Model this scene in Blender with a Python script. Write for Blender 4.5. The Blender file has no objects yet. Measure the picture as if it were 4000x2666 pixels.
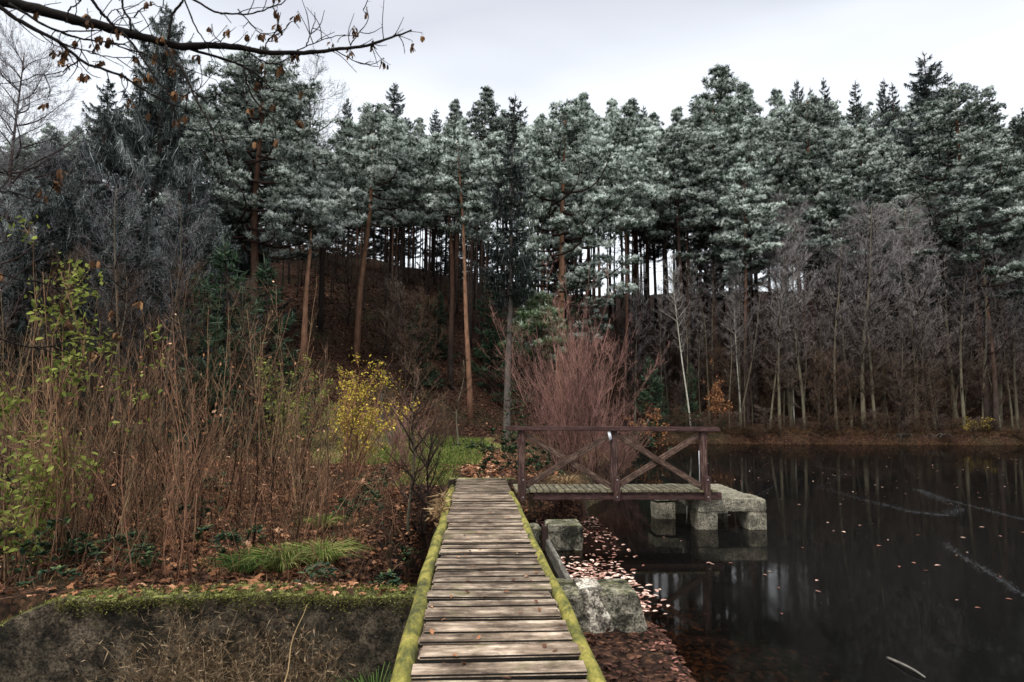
import bpy, bmesh, math, random
import numpy as np
from mathutils import Vector, Matrix, noise as mnoise
C = bpy.context.scene
COL = C.collection
R = math.radians
# ------------------------------------------------------------------ camera
F = 640.0; PITCH = R(5.71); YAW = R(3.3); ROLL = R(0.4)
CAM = Vector((0.0, 0.0, 1.6))
cm = Matrix.Rotation(-YAW, 4, 'Z') @ Matrix.Rotation(R(90)+PITCH, 4, 'X') @ Matrix.Rotation(ROLL, 4, 'Z')
cd = bpy.data.cameras.new("camera"); cam = bpy.data.objects.new("camera", cd); COL.objects.link(cam)
cam.matrix_world = Matrix.Translation(CAM) @ cm
cd.sensor_width = 36.0; cd.lens = 36.0*F/1024.0; cd.clip_start = 0.05; cd.clip_end = 2000
cd.dof.use_dof = True; cd.dof.focus_distance = 22.0; cd.dof.aperture_fstop = 4.0
C.camera = cam
# ------------------------------------------------------------------ world, sun, exposure
SUN_EL, SUN_AZ = R(52), R(212)      # azimuth clockwise from +Y
w = bpy.data.worlds.new("World"); C.world = w; w.use_nodes = True
nt = w.node_tree; nt.nodes.clear()
N = nt.nodes.new
out = N('ShaderNodeOutputWorld'); mx = N('ShaderNodeMixShader'); b1 = N('ShaderNodeBackground'); b2 = N('ShaderNodeBackground')
sky = N('ShaderNodeTexSky'); sky.sky_type = 'NISHITA'; sky.sun_disc = False
sky.sun_elevation = SUN_EL; sky.sun_rotation = SUN_AZ
b1.inputs[1].default_value = 0.12
nt.links.new(sky.outputs[0], b1.inputs[0])
tc = N('ShaderNodeTexCoord'); sp = N('ShaderNodeSeparateXYZ'); rp = N('ShaderNodeValToRGB')
nz = N('ShaderNodeTexNoise'); nz.inputs['Scale'].default_value = 1.6; nz.inputs['Detail'].default_value = 3
mp = N('ShaderNodeMapping'); mp.inputs['Scale'].default_value = (1, 1, 3.5)
ma = N('ShaderNodeMath'); ma.operation = 'MULTIPLY_ADD'; ma.inputs[1].default_value = 0.34; ma.inputs[2].default_value = -0.17
ad = N('ShaderNodeMath'); ad.operation = 'ADD'
nt.links.new(tc.outputs['Generated'], sp.inputs[0]); nt.links.new(tc.outputs['Generated'], mp.inputs[0]); nt.links.new(mp.outputs[0], nz.inputs[0])
nt.links.new(nz.outputs[0], ma.inputs[0]); nt.links.new(sp.outputs[2], ad.inputs[0]); nt.links.new(ma.outputs[0], ad.inputs[1]); nt.links.new(ad.outputs[0], rp.inputs[0])
e = rp.color_ramp.elements
e[0].position = 0.0; e[0].color = (0.76, 0.79, 0.83, 1); e[1].position = 1.0; e[1].color = (1.9, 1.92, 1.95, 1)
q = e.new(0.33); q.color = (0.76, 0.79, 0.82, 1)
q = e.new(0.55); q.color = (0.46, 0.475, 0.52, 1)
q = e.new(0.64); q.color = (0.52, 0.53, 0.57, 1)
q = e.new(0.82); q.color = (1.6, 1.62, 1.65, 1)
b2.inputs[1].default_value = 1.0
nt.links.new(rp.outputs[0], b2.inputs[0])
mx.inputs[0].default_value = 0.9
nt.links.new(b1.outputs[0], mx.inputs[1]); nt.links.new(b2.outputs[0], mx.inputs[2]); nt.links.new(mx.outputs[0], out.inputs[0])
sd = bpy.data.lights.new("sun", 'SUN'); sd.energy = 1.5; sd.angle = R(14); sd.color = (1.0, 0.96, 0.9)
so = bpy.data.objects.new("sun", sd); COL.objects.link(so)
sv = Vector((math.sin(SUN_AZ)*math.cos(SUN_EL), math.cos(SUN_AZ)*math.cos(SUN_EL), math.sin(SUN_EL)))
so.rotation_euler = sv.to_track_quat('Z', 'Y').to_euler()
C.view_settings.view_transform = 'Standard'; C.view_settings.look = 'None'; C.view_settings.exposure = 0.78; C.view_settings.gamma = 1.0
# ------------------------------------------------------------------ helpers
rng = np.random.default_rng(7); rnd = random.Random(7)
IR = cm.to_3x3()
def ray(px, py):            # photo pixel (2353 wide) -> direction
    return IR @ Vector((px*1024/2353-512, -(py*1024/2353-341), -F))
def at_z(px, py, z):
    d = ray(px, py); t = (z-CAM.z)/d.z; return CAM + d*t
def at_y(px, py, y):
    d = ray(px, py); t = (y-CAM.y)/d.y; return CAM + d*t
def tag(o, label=None, cat=None, group=None, kind=None):
    if label: o['label'] = label
    if cat: o['category'] = cat
    if group: o['group'] = group
    if kind: o['kind'] = kind
    return o
def empty(name, loc, label=None, cat=None, group=None, rz=0):
    o = bpy.data.objects.new(name, None); COL.objects.link(o); o.location = loc; o.rotation_euler = (0, 0, rz)
    o.empty_display_size = 0.2
    return tag(o, label, cat, group)
def nrm(a):
    return a/np.maximum(np.linalg.norm(a, axis=-1, keepdims=True), 1e-9)
class G:
    def __init__(s): s.V=[]; s.F={3:[],4:[]}; s.A=[]; s.n=0
    def add(s, V, Fc, a=0.5):
        V = np.asarray(V, float).reshape(-1,3); Fc = np.asarray(Fc, int)
        s.V.append(V); s.F[Fc.shape[1]].append(Fc+s.n)
        s.A.append(np.broadcast_to(np.asarray(a, float), (len(V),)).copy()); s.n += len(V)
    def addm(s, V, Fs, a=0.5):
        V = np.asarray(V, float).reshape(-1,3); s.V.append(V)
        for f in Fs: s.F[len(f)].append(np.array([f])+s.n)
        s.A.append(np.broadcast_to(np.asarray(a, float), (len(V),)).copy()); s.n += len(V)
    def tube(s, pts, rads, sides=6, a=0.5, jit=0.0):
        pts = np.asarray(pts, float); n = len(pts); rads = np.broadcast_to(np.asarray(rads, float), (n,))
        t = nrm(np.gradient(pts, axis=0)); D = np.abs(pts[-1]-pts[0])
        ref = np.array([1.,0.03,0.02]) if D[2] >= D[0] else np.array([0.02,0.03,1.])
        u = nrm(np.cross(t, ref)); v = np.cross(t, u)
        an = np.arange(sides)*2*np.pi/sides
        rr = rads[:,None]*(1+jit*rng.normal(size=(n,sides)))
        V = pts[:,None,:] + rr[:,:,None]*(np.cos(an)[None,:,None]*u[:,None,:]+np.sin(an)[None,:,None]*v[:,None,:])
        i = np.arange(n-1)[:,None]*sides; j = np.arange(sides)[None,:]; k = (j+1) % sides
        Fc = np.stack([i+j, i+k, i+sides+k, i+sides+j], -1).reshape(-1,4)
        aa = np.repeat(np.broadcast_to(np.asarray(a, float), (n,)), sides)
        V = V.reshape(-1,3); s.add(V, Fc, aa)
        base = s.n-len(V)
        for off, rev in ((0, True), (n-1, False)):
            c = s.n; s.V.append(pts[[off]]); s.A.append(np.array([aa[off*sides]])); s.n += 1
            r = base+off*sides+np.arange(sides); r2 = np.roll(r, -1)
            s.F[3].append(np.stack([r2, r, np.full(sides, c)], -1) if rev else np.stack([r, r2, np.full(sides, c)], -1))
    def blades(s, P, D, W, a=0.5):          # flat tapered blades
        P = np.asarray(P); n = len(P)
        if n == 0: return
        sd_ = nrm(np.cross(D, rng.normal(size=(n,3))))*np.broadcast_to(W, (n,))[:,None]*0.5
        V = np.stack([P-sd_, P+sd_, P+D], 1).reshape(-1,3)
        s.add(V, np.arange(3*n).reshape(n,3), np.repeat(np.broadcast_to(a, (n,)), 3))
    def spikes(s, P, D, W, a=0.5):          # three-sided tapering twigs
        n = len(P)
        if n == 0: return
        u = nrm(np.cross(D, rng.normal(size=(n,3)))); v = nrm(np.cross(D, u)); W = np.broadcast_to(W, (n,))[:,None]*0.5
        b0 = P+u*W; b1_ = P+(-0.5*u+0.866*v)*W; b2_ = P+(-0.5*u-0.866*v)*W
        V = np.stack([b0, b1_, b2_, P+D], 1).reshape(-1,3); i = np.arange(n)[:,None]*4
        Fc = np.concatenate([i+[[0,1,3]], i+[[1,2,3]], i+[[2,0,3]]], 1).reshape(-1,3)
        s.add(V, Fc, np.repeat(np.broadcast_to(a, (n,)), 4))
    def scatter(s, tv, tf, P, Rm, S, a=0.5):    # template copies
        tv = np.asarray(tv, float); tf = np.asarray(tf, int); n = len(P); k = len(tv)
        V = np.einsum('nij,kj->nki', Rm, tv)*np.asarray(S).reshape(-1,1,1) + np.asarray(P)[:,None,:]
        Fc = (tf[None]+np.arange(n)[:,None,None]*k).reshape(-1, tf.shape[1])
        s.add(V.reshape(-1,3), Fc, np.repeat(np.broadcast_to(a, (n,)), k))
    def box(s, lo, hi, a=0.5, fn=None):
        x0,y0,z0 = lo; x1,y1,z1 = hi
        V = np.array([(x0,y0,z0),(x1,y0,z0),(x1,y1,z0),(x0,y1,z0),(x0,y0,z1),(x1,y0,z1),(x1,y1,z1),(x0,y1,z1)], float)
        if fn: V = np.array([fn(p) for p in V])
        s.add(V, [[0,3,2,1],[4,5,6,7],[0,1,5,4],[1,2,6,5],[2,3,7,6],[3,0,4,7]], a)
    def mesh(s, name, mat, smooth=False):
        me = bpy.data.meshes.new(name); V = np.concatenate(s.V); me.vertices.add(len(V)); me.vertices.foreach_set('co', V.ravel())
        lp = []; st = []; tot = 0; cnt = []
        for k in (3,4):
            if s.F[k]:
                f = np.concatenate(s.F[k]); lp.append(f.ravel()); st.append(tot+np.arange(len(f))*k); cnt.append(np.full(len(f), k)); tot += f.size
        lp = np.concatenate(lp); st = np.concatenate(st)
        me.loops.add(len(lp)); me.loops.foreach_set('vertex_index', lp)
        me.polygons.add(len(st)); me.polygons.foreach_set('loop_start', st)
        me.update(calc_edges=True); me.validate()
        at = me.attributes.new('tone', 'FLOAT', 'POINT'); at.data.foreach_set('value', np.concatenate(s.A))
        if smooth: me.polygons.foreach_set('use_smooth', np.ones(len(st), bool))
        if mat: me.materials.append(mat)
        return me
    def build(s, name, mat, parent=None, smooth=False):
        return link(name, s.mesh(name, mat, smooth), parent)
def link(name, me, parent=None):
    o = bpy.data.objects.new(name, me); COL.objects.link(o)
    if parent: o.parent = parent
    return o
def rotm(yaw, tilt, spin=None):
    n = len(yaw); c, s_ = np.cos(yaw), np.sin(yaw); z = np.zeros(n); o = np.ones(n)
    A = np.stack([c,-s_,z,s_,c,z,z,z,o],-1).reshape(n,3,3); c, s_ = np.cos(tilt), np.sin(tilt)
    B = np.stack([o,z,z,z,c,-s_,z,s_,c],-1).reshape(n,3,3); M_ = A@B
    if spin is not None:
        c, s_ = np.cos(spin), np.sin(spin); M_ = M_@np.stack([c,-s_,z,s_,c,z,z,z,o],-1).reshape(n,3,3)
    return M_
def r3(n): return nrm(rng.normal(size=(n,3)))
def sm(x, a, b):
    t = np.clip((x-a)/(b-a), 0, 1); return t*t*(3-2*t)
_pp = [(rng.uniform(0,6.28), rng.uniform(0,6.28), rng.normal(), rng.normal()) for _ in range(24)]
def wob(x, y, sc=1.0):      # cheap smooth noise, about -1..1
    r = 0
    for i, (p, q_, a, b) in enumerate(_pp[:8]): r = r + np.sin((a*x+b*y)*sc*(1+0.25*i)+p)
    return r/4.0
# ------------------------------------------------------------------ terrain
WZ = -0.78
SHY = [-8, 3, 5, 6.2, 7.0, 7.1, 13.0, 13.5, 15, 18, 22, 30, 36, 40.2]
SHX = [1.3,1.7,1.8,1.95,2.0,1.25,1.15, 2.3, 2.6,3.6,4.9,7.4,8.8, 10.5]
def pond(x, y):     # distance into the water, positive inside
    xs = np.interp(y, SHY, SHX) + 0.12*wob(x*0, y*1.0, 1.6)*sm(y, 13, 15)
    far = 40.6 + 0.5*wob(x, 0*y, 0.35)
    return np.minimum((x-xs), (far-y)*0.9)
def h(x, y):
    x = np.asarray(x, float); y = np.asarray(y, float)
    foot = np.interp(x, [-60,-25,-10,0,4,9,14,80], [14,18,23,31,36,41.0,41.4,41.8])
    t = y-foot
    sl = np.interp(x, [-40,-10,0,12,60], [0.40,0.42,0.43,0.47,0.50])
    L = np.interp(x, [-40,-14,-3,3,12,60], [44,40,35,33,32,34])
    tt = np.clip(t, 0, None)
    rise = np.where(tt < 4, tt*tt/8, tt-2)
    rise = np.minimum(rise, L) - 0.22*np.clip(tt-2-L, 0, 60)
    z = -0.42 + 0.34*sm(y, 8, 18) + rise*sl
    z = z + 0.05*wob(x, y, 1.1)*sm(np.abs(x-0.2), 0.8, 2) + 0.25*wob(x, y, 0.23)*sm(t, 2, 10)
    z = z + 0.35*sm(-x, 5, 12)*sm(y, 7.5, 12)*sm(30-y, 0, 10)
    # ditch under the walkway and low ground in front of the wall
    dit = sm(x, -1.7, -0.9)*(1-sm(x, 1.3, 1.9))*sm(y, 6.9, 7.1)*(1-sm(y, 13.3, 13.9))
    z = z*(1-dit) + (-1.3)*dit
    lo = 1-sm(y, 6.95, 7.2)
    mud = -1.35 + 0.64*sm(x, 0.75, 1.05)
    z = z*(1-lo) + (mud+0.03*wob(x, y, 3))*lo
    p = pond(x, y)
    wet = sm(p, -0.15, 0.12)
    bed = WZ-0.03-0.14*np.clip(p, 0, 2.0)-0.45*np.clip(p-2, 0, 4)
    z = np.where(p > -0.15, z*(1-wet)+np.minimum(z, bed)*wet, z)
    return z
def h1(x, y): return float(h(np.array([x]), np.array([y]))[0])
# ------------------------------------------------------------------ materials
class NT:
    def __init__(s, name):
        s.m = bpy.data.materials.new(name); s.m.use_nodes = True; s.t = s.m.node_tree; s.t.nodes.clear()
        s.o = s.t.nodes.new('ShaderNodeOutputMaterial')
    def n(s, ty, **kw):
        nd = s.t.nodes.new('ShaderNode'+ty)
        for k, v in kw.items(): setattr(nd, k, v)
        return nd
    def L(s, a, b): s.t.links.new(a, b)
    def setin(s, sock, v):
        if hasattr(v, 'links') or isinstance(v, bpy.types.NodeSocket): s.L(v, sock)
        else: sock.default_value = (*v, 1) if (isinstance(v, tuple) and len(v) == 3 and sock.type == 'RGBA') else v
    def co(s, kind='Object', scale=(1,1,1)):
        a = s.n('TexCoord'); m_ = s.n('Mapping'); s.L(a.outputs[kind], m_.inputs[0]); m_.inputs['Scale'].default_value = scale; return m_.outputs[0]
    def pos(s, scale=(1,1,1)):
        a = s.n('NewGeometry'); m_ = s.n('Mapping'); s.L(a.outputs['Position'], m_.inputs[0]); m_.inputs['Scale'].default_value = scale; return m_.outputs[0]
    def noise(s, v, sc, det=4, ro=0.55, dist=0):
        a = s.n('TexNoise'); s.L(v, a.inputs['Vector']); a.inputs['Scale'].default_value = sc; a.inputs['Detail'].default_value = det
        a.inputs['Roughness'].default_value = ro; a.inputs['Distortion'].default_value = dist; return a.outputs[0]
    def vor(s, v, sc, out_='Color'):
        a = s.n('TexVoronoi'); s.L(v, a.inputs['Vector']); a.inputs['Scale'].default_value = sc; return a.outputs[out_]
    def ramp(s, f, stops):
        a = s.n('ValToRGB'); s.L(f, a.inputs[0]); e_ = a.color_ramp.elements
        while len(e_) > 1: e_.remove(e_[-1])
        e_[0].position = stops[0][0]; c = stops[0][1]; e_[0].color = (*c,1) if isinstance(c, tuple) else (c,c,c,1)
        for p, c in stops[1:]:
            k = e_.new(p); k.color = (*c,1) if isinstance(c, tuple) else (c,c,c,1)
        return a.outputs[0]
    def mix(s, f, a, b, mode='MIX'):
        m_ = s.n('Mix', data_type='RGBA', blend_type=mode); s.setin(m_.inputs[0], f); s.setin(m_.inputs[6], a); s.setin(m_.inputs[7], b); return m_.outputs[2]
    def attr(s, name='tone'):
        a = s.n('Attribute'); a.attribute_name = name; return a.outputs['Fac']
    def rand(s): return s.n('ObjectInfo').outputs['Random']
    def math(s, op, a, b=0.0):
        m_ = s.n('Math', operation=op); s.setin(m_.inputs[0], a); s.setin(m_.inputs[1], b); return m_.outputs[0]
    def sepz(s, v, i=2):
        a = s.n('SeparateXYZ'); s.L(v, a.inputs[0]); return a.outputs[i]
    def bump(s, hgt, st=0.4, d=0.02):
        a = s.n('Bump'); s.L(hgt, a.inputs['Height']); a.inputs['Strength'].default_value = st; a.inputs['Distance'].default_value = d; return a.outputs[0]
    def fin(s, col, rough=0.85, nor=None, spec=0.2, trans=0.0):
        p = s.n('BsdfPrincipled'); s.setin(p.inputs['Base Color'], col); s.setin(p.inputs['Roughness'], rough); p.inputs['Specular IOR Level'].default_value = spec
        if nor is not None: s.L(nor, p.inputs['Normal'])
        sh = p.outputs[0]
        if trans:
            t_ = s.n('BsdfTranslucent'); s.setin(t_.inputs[0], col); m_ = s.n('MixShader'); m_.inputs[0].default_value = trans
            s.L(sh, m_.inputs[1]); s.L(t_.outputs[0], m_.inputs[2]); sh = m_.outputs[0]
        s.L(sh, s.o.inputs[0]); return s.m
def m_foliage(name, stops, var=0.35, trans=0.15, line=None):
    t = NT(name); f = t.attr()
    if line:    # hoarfrost lies only above a certain height in the cold air
        mr = t.n('MapRange'); t.L(t.sepz(t.pos()), mr.inputs[0]); mr.inputs[1].default_value = line[0]; mr.inputs[2].default_value = line[1]; mr.inputs[3].default_value = line[2]; mr.inputs[4].default_value = 1.0
        f = t.math('MULTIPLY', f, mr.outputs[0])
    c = t.ramp(f, stops)
    c = t.mix(1.0, c, t.ramp(t.rand(), [(0, 1-var), (1, 1.0)]), 'MULTIPLY')
    return t.fin(c, 0.8, None, 0.12, trans)
def m_twig(name, c0, c1, var=0.4, low=None, z0=3, z1=9):
    t = NT(name); c = t.mix(t.attr(), c0, c1)
    if low:
        mr = t.n('MapRange'); t.L(t.math('ADD', t.sepz(t.co('Object')), t.math('MULTIPLY', t.noise(t.co('Object'), 0.6), 4.0)), mr.inputs[0]); mr.inputs[1].default_value = z0+2; mr.inputs[2].default_value = z1+2
        c = t.mix(mr.outputs[0], t.mix(t.attr(), low[0], low[1]), c)
    c = t.mix(1.0, c, t.ramp(t.rand(), [(0, 1-var), (1, 1.0)]), 'MULTIPLY')
    return t.fin(c, 0.85, None, 0.1)
def m_bark(name, low, high, z0, z1, crack=0.35, sc=6):
    t = NT(name); v = t.co('Object'); v2 = t.co('Object', (1,1,0.3))
    n1 = t.noise(v2, sc, 5, 0.65, 0.4)
    a = t.n('MapRange'); t.L(t.math('ADD', t.sepz(v), t.math('MULTIPLY', t.noise(v, 1.2), 2.5)), a.inputs[0]); a.inputs[1].default_value = z0; a.inputs[2].default_value = z1
    c = t.mix(a.outputs[0], low, high)
    c = t.mix(1.0, c, t.ramp(n1, [(0.3, crack), (0.62, 1.0)]), 'MULTIPLY')
    c = t.mix(1.0, c, t.ramp(t.rand(), [(0, 0.5), (1, 1.0)]), 'MULTIPLY')
    c = t.mix(t.ramp(t.attr(), [(0.3,1.0),(0.45,0.0)]), c, (0.035,0.022,0.018))
    return t.fin(c, 0.9, t.bump(n1, 0.7, 0.03), 0.1)
M = {}
# frosted conifers: green needles under hoarfrost
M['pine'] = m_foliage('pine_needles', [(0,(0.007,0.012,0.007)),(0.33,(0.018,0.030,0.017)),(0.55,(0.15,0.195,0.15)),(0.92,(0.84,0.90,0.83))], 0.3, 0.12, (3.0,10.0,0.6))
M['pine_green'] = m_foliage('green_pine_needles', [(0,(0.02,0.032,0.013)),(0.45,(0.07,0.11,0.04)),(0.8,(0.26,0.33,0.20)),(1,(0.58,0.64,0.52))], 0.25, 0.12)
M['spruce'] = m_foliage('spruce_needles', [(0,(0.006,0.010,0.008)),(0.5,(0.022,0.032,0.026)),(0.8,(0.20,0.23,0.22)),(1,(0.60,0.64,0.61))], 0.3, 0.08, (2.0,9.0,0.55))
M['young_spruce'] = m_foliage('young_spruce_needles', [(0,(0.013,0.028,0.015)),(0.6,(0.045,0.08,0.04)),(1,(0.15,0.20,0.14))], 0.35, 0.1)
M['pine_bark'] = m_bark('pine_bark', (0.07,0.05,0.042), (0.17,0.09,0.06), 3.0, 8.5)
M['orange_bark'] = m_bark('orange_pine_bark', (0.17,0.085,0.055), (0.33,0.18,0.11), 0.5, 6)
M['dark_bark'] = m_bark('dark_bark', (0.045,0.036,0.032), (0.085,0.055,0.045), 2, 12)
M['grey_bark'] = m_bark('grey_green_bark', (0.20,0.18,0.12), (0.16,0.135,0.095), 0, 9, 0.5, 9)
M['pale_bark'] = m_bark('pale_grey_bark', (0.22,0.2,0.17), (0.17,0.15,0.13), 0, 8, 0.5, 9)
def m_birch():
    t = NT('birch_bark'); v = t.co('Object', (3,3,14)); n1 = t.noise(v, 2.2, 3, 0.7); n2 = t.noise(t.co('Object',(1,1,0.6)), 3)
    c = t.mix(t.ramp(n2,[(0.35,0.0),(0.7,1.0)]), (0.62,0.6,0.5), (0.36,0.35,0.27))
    c = t.mix(t.ramp(n1, [(0.36,1.0),(0.44,0.0)]), c, (0.03,0.027,0.022)); return t.fin(c, 0.7)
M['birch'] = m_birch()
M['alder_twig'] = m_twig('frosted_alder_twigs', (0.016,0.012,0.011), (0.60,0.55,0.535), 0.4, ((0.016,0.011,0.009),(0.21,0.15,0.115)), 4, 11)
M['brown_twig'] = m_twig('brown_twigs', (0.045,0.028,0.02), (0.19,0.12,0.075))
def m_hazel():
    t = NT('hazel_stems'); c = t.mix(t.attr(), (0.018,0.010,0.006), t.ramp(t.rand(), [(0,(0.46,0.26,0.15)),(0.35,(0.27,0.17,0.10)),(0.55,(0.42,0.22,0.125)),(0.8,(0.25,0.18,0.10)),(1,(0.38,0.18,0.11))]))
    c = t.mix(1.0, c, t.ramp(t.noise(t.co('Object'), 7, 3, 0.6), [(0.35,0.45),(0.6,1.0)]), 'MULTIPLY'); return t.fin(c, 0.85, None, 0.1)
M['hazel'] = m_hazel()
M['red_twig'] = m_twig('reddish_twigs', (0.03,0.014,0.011), (0.38,0.205,0.165), 0.2)
M['grey_twig'] = m_twig('grey_frosted_twigs', (0.015,0.012,0.012), (0.36,0.34,0.36), 0.3, ((0.018,0.015,0.012),(0.17,0.145,0.12)), 4, 10)
M['dark_twig'] = m_twig('dark_wet_twigs', (0.006,0.005,0.004), (0.03,0.022,0.018), 0.2)
M['leaf_brown'] = m_foliage('dry_brown_leaves', [(0,(0.03,0.014,0.009)),(0.35,(0.11,0.048,0.026)),(0.7,(0.30,0.135,0.065)),(0.9,(0.50,0.27,0.15)),(1,(0.62,0.42,0.28))], 0.0, 0.1)
M['leaf_dark'] = m_foliage('damp_dark_leaves', [(0,(0.018,0.009,0.007)),(0.5,(0.06,0.027,0.018)),(0.85,(0.16,0.075,0.045)),(1,(0.34,0.18,0.11))], 0.0, 0.05)
M['leaf_pale'] = m_foliage('pale_floating_leaves', [(0,(0.06,0.025,0.018)),(0.4,(0.25,0.11,0.08)),(1,(0.85,0.62,0.5))], 0.0, 0.0)
M['leaf_green'] = m_foliage('lime_green_leaves', [(0,(0.07,0.10,0.02)),(1,(0.33,0.36,0.08))], 0.15, 0.3)
M['leaf_yellow'] = m_foliage('yellow_leaves', [(0,(0.12,0.12,0.02)),(0.5,(0.46,0.37,0.05)),(1,(0.85,0.60,0.12))], 0.1, 0.3)
M['leaf_orange'] = m_foliage('orange_beech_leaves', [(0,(0.12,0.045,0.02)),(1,(0.50,0.24,0.11))], 0.1, 0.2)
M['bramble'] = m_foliage('bramble_leaves', [(0,(0.008,0.022,0.014)),(0.6,(0.04,0.075,0.038)),(0.9,(0.12,0.17,0.06)),(1,(0.16,0.05,0.03))], 0.2, 0.1)
M['grass'] = m_foliage('grass_blades', [(0,(0.03,0.045,0.012)),(0.6,(0.13,0.19,0.035)),(1,(0.38,0.33,0.13))], 0.2, 0.2)
M['moss'] = m_foliage('moss_tips', [(0,(0.03,0.03,0.012)),(0.5,(0.14,0.14,0.03)),(1,(0.42,0.40,0.13))], 0.0, 0.1)
M['sedge'] = m_foliage('sedge_blades', [(0,(0.02,0.045,0.01)),(1,(0.10,0.16,0.04))], 0.2, 0.2)
M['weed'] = m_foliage('withered_weeds', [(0,(0.05,0.03,0.016)),(0.6,(0.17,0.11,0.06)),(1,(0.42,0.31,0.19))], 0.2, 0.15)
M['straw'] = m_foliage('dry_straw', [(0,(0.09,0.05,0.025)),(0.6,(0.27,0.17,0.08)),(1,(0.50,0.36,0.2))], 0.2, 0.15)
M['samara'] = m_foliage('maple_seed_wings', [(0,(0.035,0.018,0.01)),(0.6,(0.13,0.065,0.03)),(1,(0.42,0.23,0.11))], 0.1, 0.15)
def m_ground():
    t = NT('forest_floor'); v = t.pos(); g = t.n('NewGeometry').outputs['Position']
    cells = t.vor(v, 24, 'Color'); cs = t.sepz(cells, 0)
    big = t.noise(v, 0.35, 5, 0.6); fine = t.noise(v, 5, 6, 0.7)
    c = t.ramp(cs, [(0,(0.012,0.007,0.005)),(0.45,(0.034,0.017,0.011)),(0.8,(0.075,0.036,0.021)),(1,(0.16,0.08,0.045))])
    c = t.mix(t.ramp(fine, [(0.35,0.0),(0.6,1.0)]), t.mix(1.0, c, (0.3,0.3,0.3), 'MULTIPLY'), c)
    c = t.mix(t.ramp(big, [(0.5,0.0),(0.72,0.55)]), c, (0.035,0.045,0.02))
    # wet bed below the waterline
    z = t.sepz(v); mr = t.n('MapRange'); t.L(z, mr.inputs[0]); mr.inputs[1].default_value = -1.02; mr.inputs[2].default_value = -0.8
    c = t.mix(mr.outputs[0], (0.008,0.007,0.005), c)
    return t.fin(c, 0.95, t.bump(t.mix(0.5, cs, t.noise(v, 30, 5, 0.7)), 0.9, 0.03), 0.1)
M['ground'] = m_ground()
def m_plank(name, lo, mid, hi, moss=None, streak=(1,1,1), stain=0.5, edge=False):
    t = NT(name); oi = t.n('ObjectInfo'); cc = t.n('TexCoord').outputs['Object']
    ad_ = t.n('VectorMath', operation='ADD'); sc_ = t.n('VectorMath', operation='SCALE'); t.L(oi.outputs['Location'], sc_.inputs[0]); sc_.inputs['Scale'].default_value = 3.7
    t.L(cc, ad_.inputs[0]); t.L(sc_.outputs[0], ad_.inputs[1])
    m_ = t.n('Mapping'); t.L(ad_.outputs[0], m_.inputs[0]); m_.inputs['Scale'].default_value = streak; v = m_.outputs[0]
    n1 = t.noise(v, 6, 6, 0.7, 0.3); n2 = t.noise(ad_.outputs[0], 3.5, 5, 0.65); n3 = t.noise(v, 16, 4, 0.65)
    c = t.ramp(n1, [(0.3,lo),(0.5,mid),(0.68,hi)])
    c = t.mix(t.ramp(n2, [(0.40,stain),(0.58,0.0)]), c, t.mix(1.0, c, (0.28,0.25,0.22), 'MULTIPLY'))
    c = t.mix(1.0, c, t.ramp(n3, [(0.36,0.6),(0.52,1.0)]), 'MULTIPLY')
    c = t.mix(1.0, c, t.ramp(oi.outputs['Random'], [(0,0.68),(1,1.08)]), 'MULTIPLY')
    if moss: c = t.mix(t.ramp(t.noise(ad_.outputs[0], 2.2, 5, 0.7), [(0.55,0.0),(0.75,0.6)]), c, moss)
    if edge:    # shade of the gaps painted near-black on the boards' narrow sides
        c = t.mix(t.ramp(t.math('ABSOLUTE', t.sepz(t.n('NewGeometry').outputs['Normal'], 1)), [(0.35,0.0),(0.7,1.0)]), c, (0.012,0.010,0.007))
    return t.fin(c, 0.8, t.bump(n1, 0.5, 0.012), 0.25)
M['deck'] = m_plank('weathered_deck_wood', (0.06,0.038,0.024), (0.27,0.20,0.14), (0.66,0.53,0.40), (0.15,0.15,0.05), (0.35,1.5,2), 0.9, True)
M['bridge_deck'] = m_plank('bridge_deck_wood', (0.07,0.06,0.035), (0.19,0.165,0.105), (0.34,0.30,0.2), (0.13,0.14,0.05), (5,0.5,5), 0.5)
M['stain'] = m_plank('brown_stained_wood', (0.028,0.014,0.012), (0.075,0.037,0.031), (0.20,0.13,0.10), None, (2,2,2), 0.5)
M['stain_x'] = m_plank('brown_stained_rail_wood', (0.035,0.017,0.015), (0.085,0.042,0.036), (0.16,0.09,0.078), None, (0.6,6,6), 0.4)
M['stain_z'] = m_plank('brown_stained_post_wood', (0.028,0.013,0.012), (0.07,0.034,0.03), (0.20,0.13,0.1), None, (6,6,0.6), 0.5)
M['brace'] = m_plank('worn_brace_wood', (0.03,0.016,0.012), (0.10,0.058,0.042), (0.26,0.18,0.13), None, (1.2,6,6), 0.5)
def m_log():
    t = NT('mossy_log'); v = t.pos(); n1 = t.noise(t.pos((1,0.45,1)), 5.5, 7, 0.72, 0.2); n2 = t.noise(t.pos((1,0.3,1)), 40, 4, 0.7)
    c = t.ramp(n1, [(0.34,(0.03,0.03,0.014)),(0.43,(0.095,0.095,0.022)),(0.5,(0.17,0.155,0.03)),(0.58,(0.30,0.26,0.055)),(0.66,(0.13,0.085,0.035))])
    c = t.mix(1.0, c, t.ramp(n2, [(0.3,0.6),(0.6,1.0)]), 'MULTIPLY')
    return t.fin(c, 0.8, t.bump(n2, 0.35, 0.006), 0.25)
M['log'] = m_log()
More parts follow.
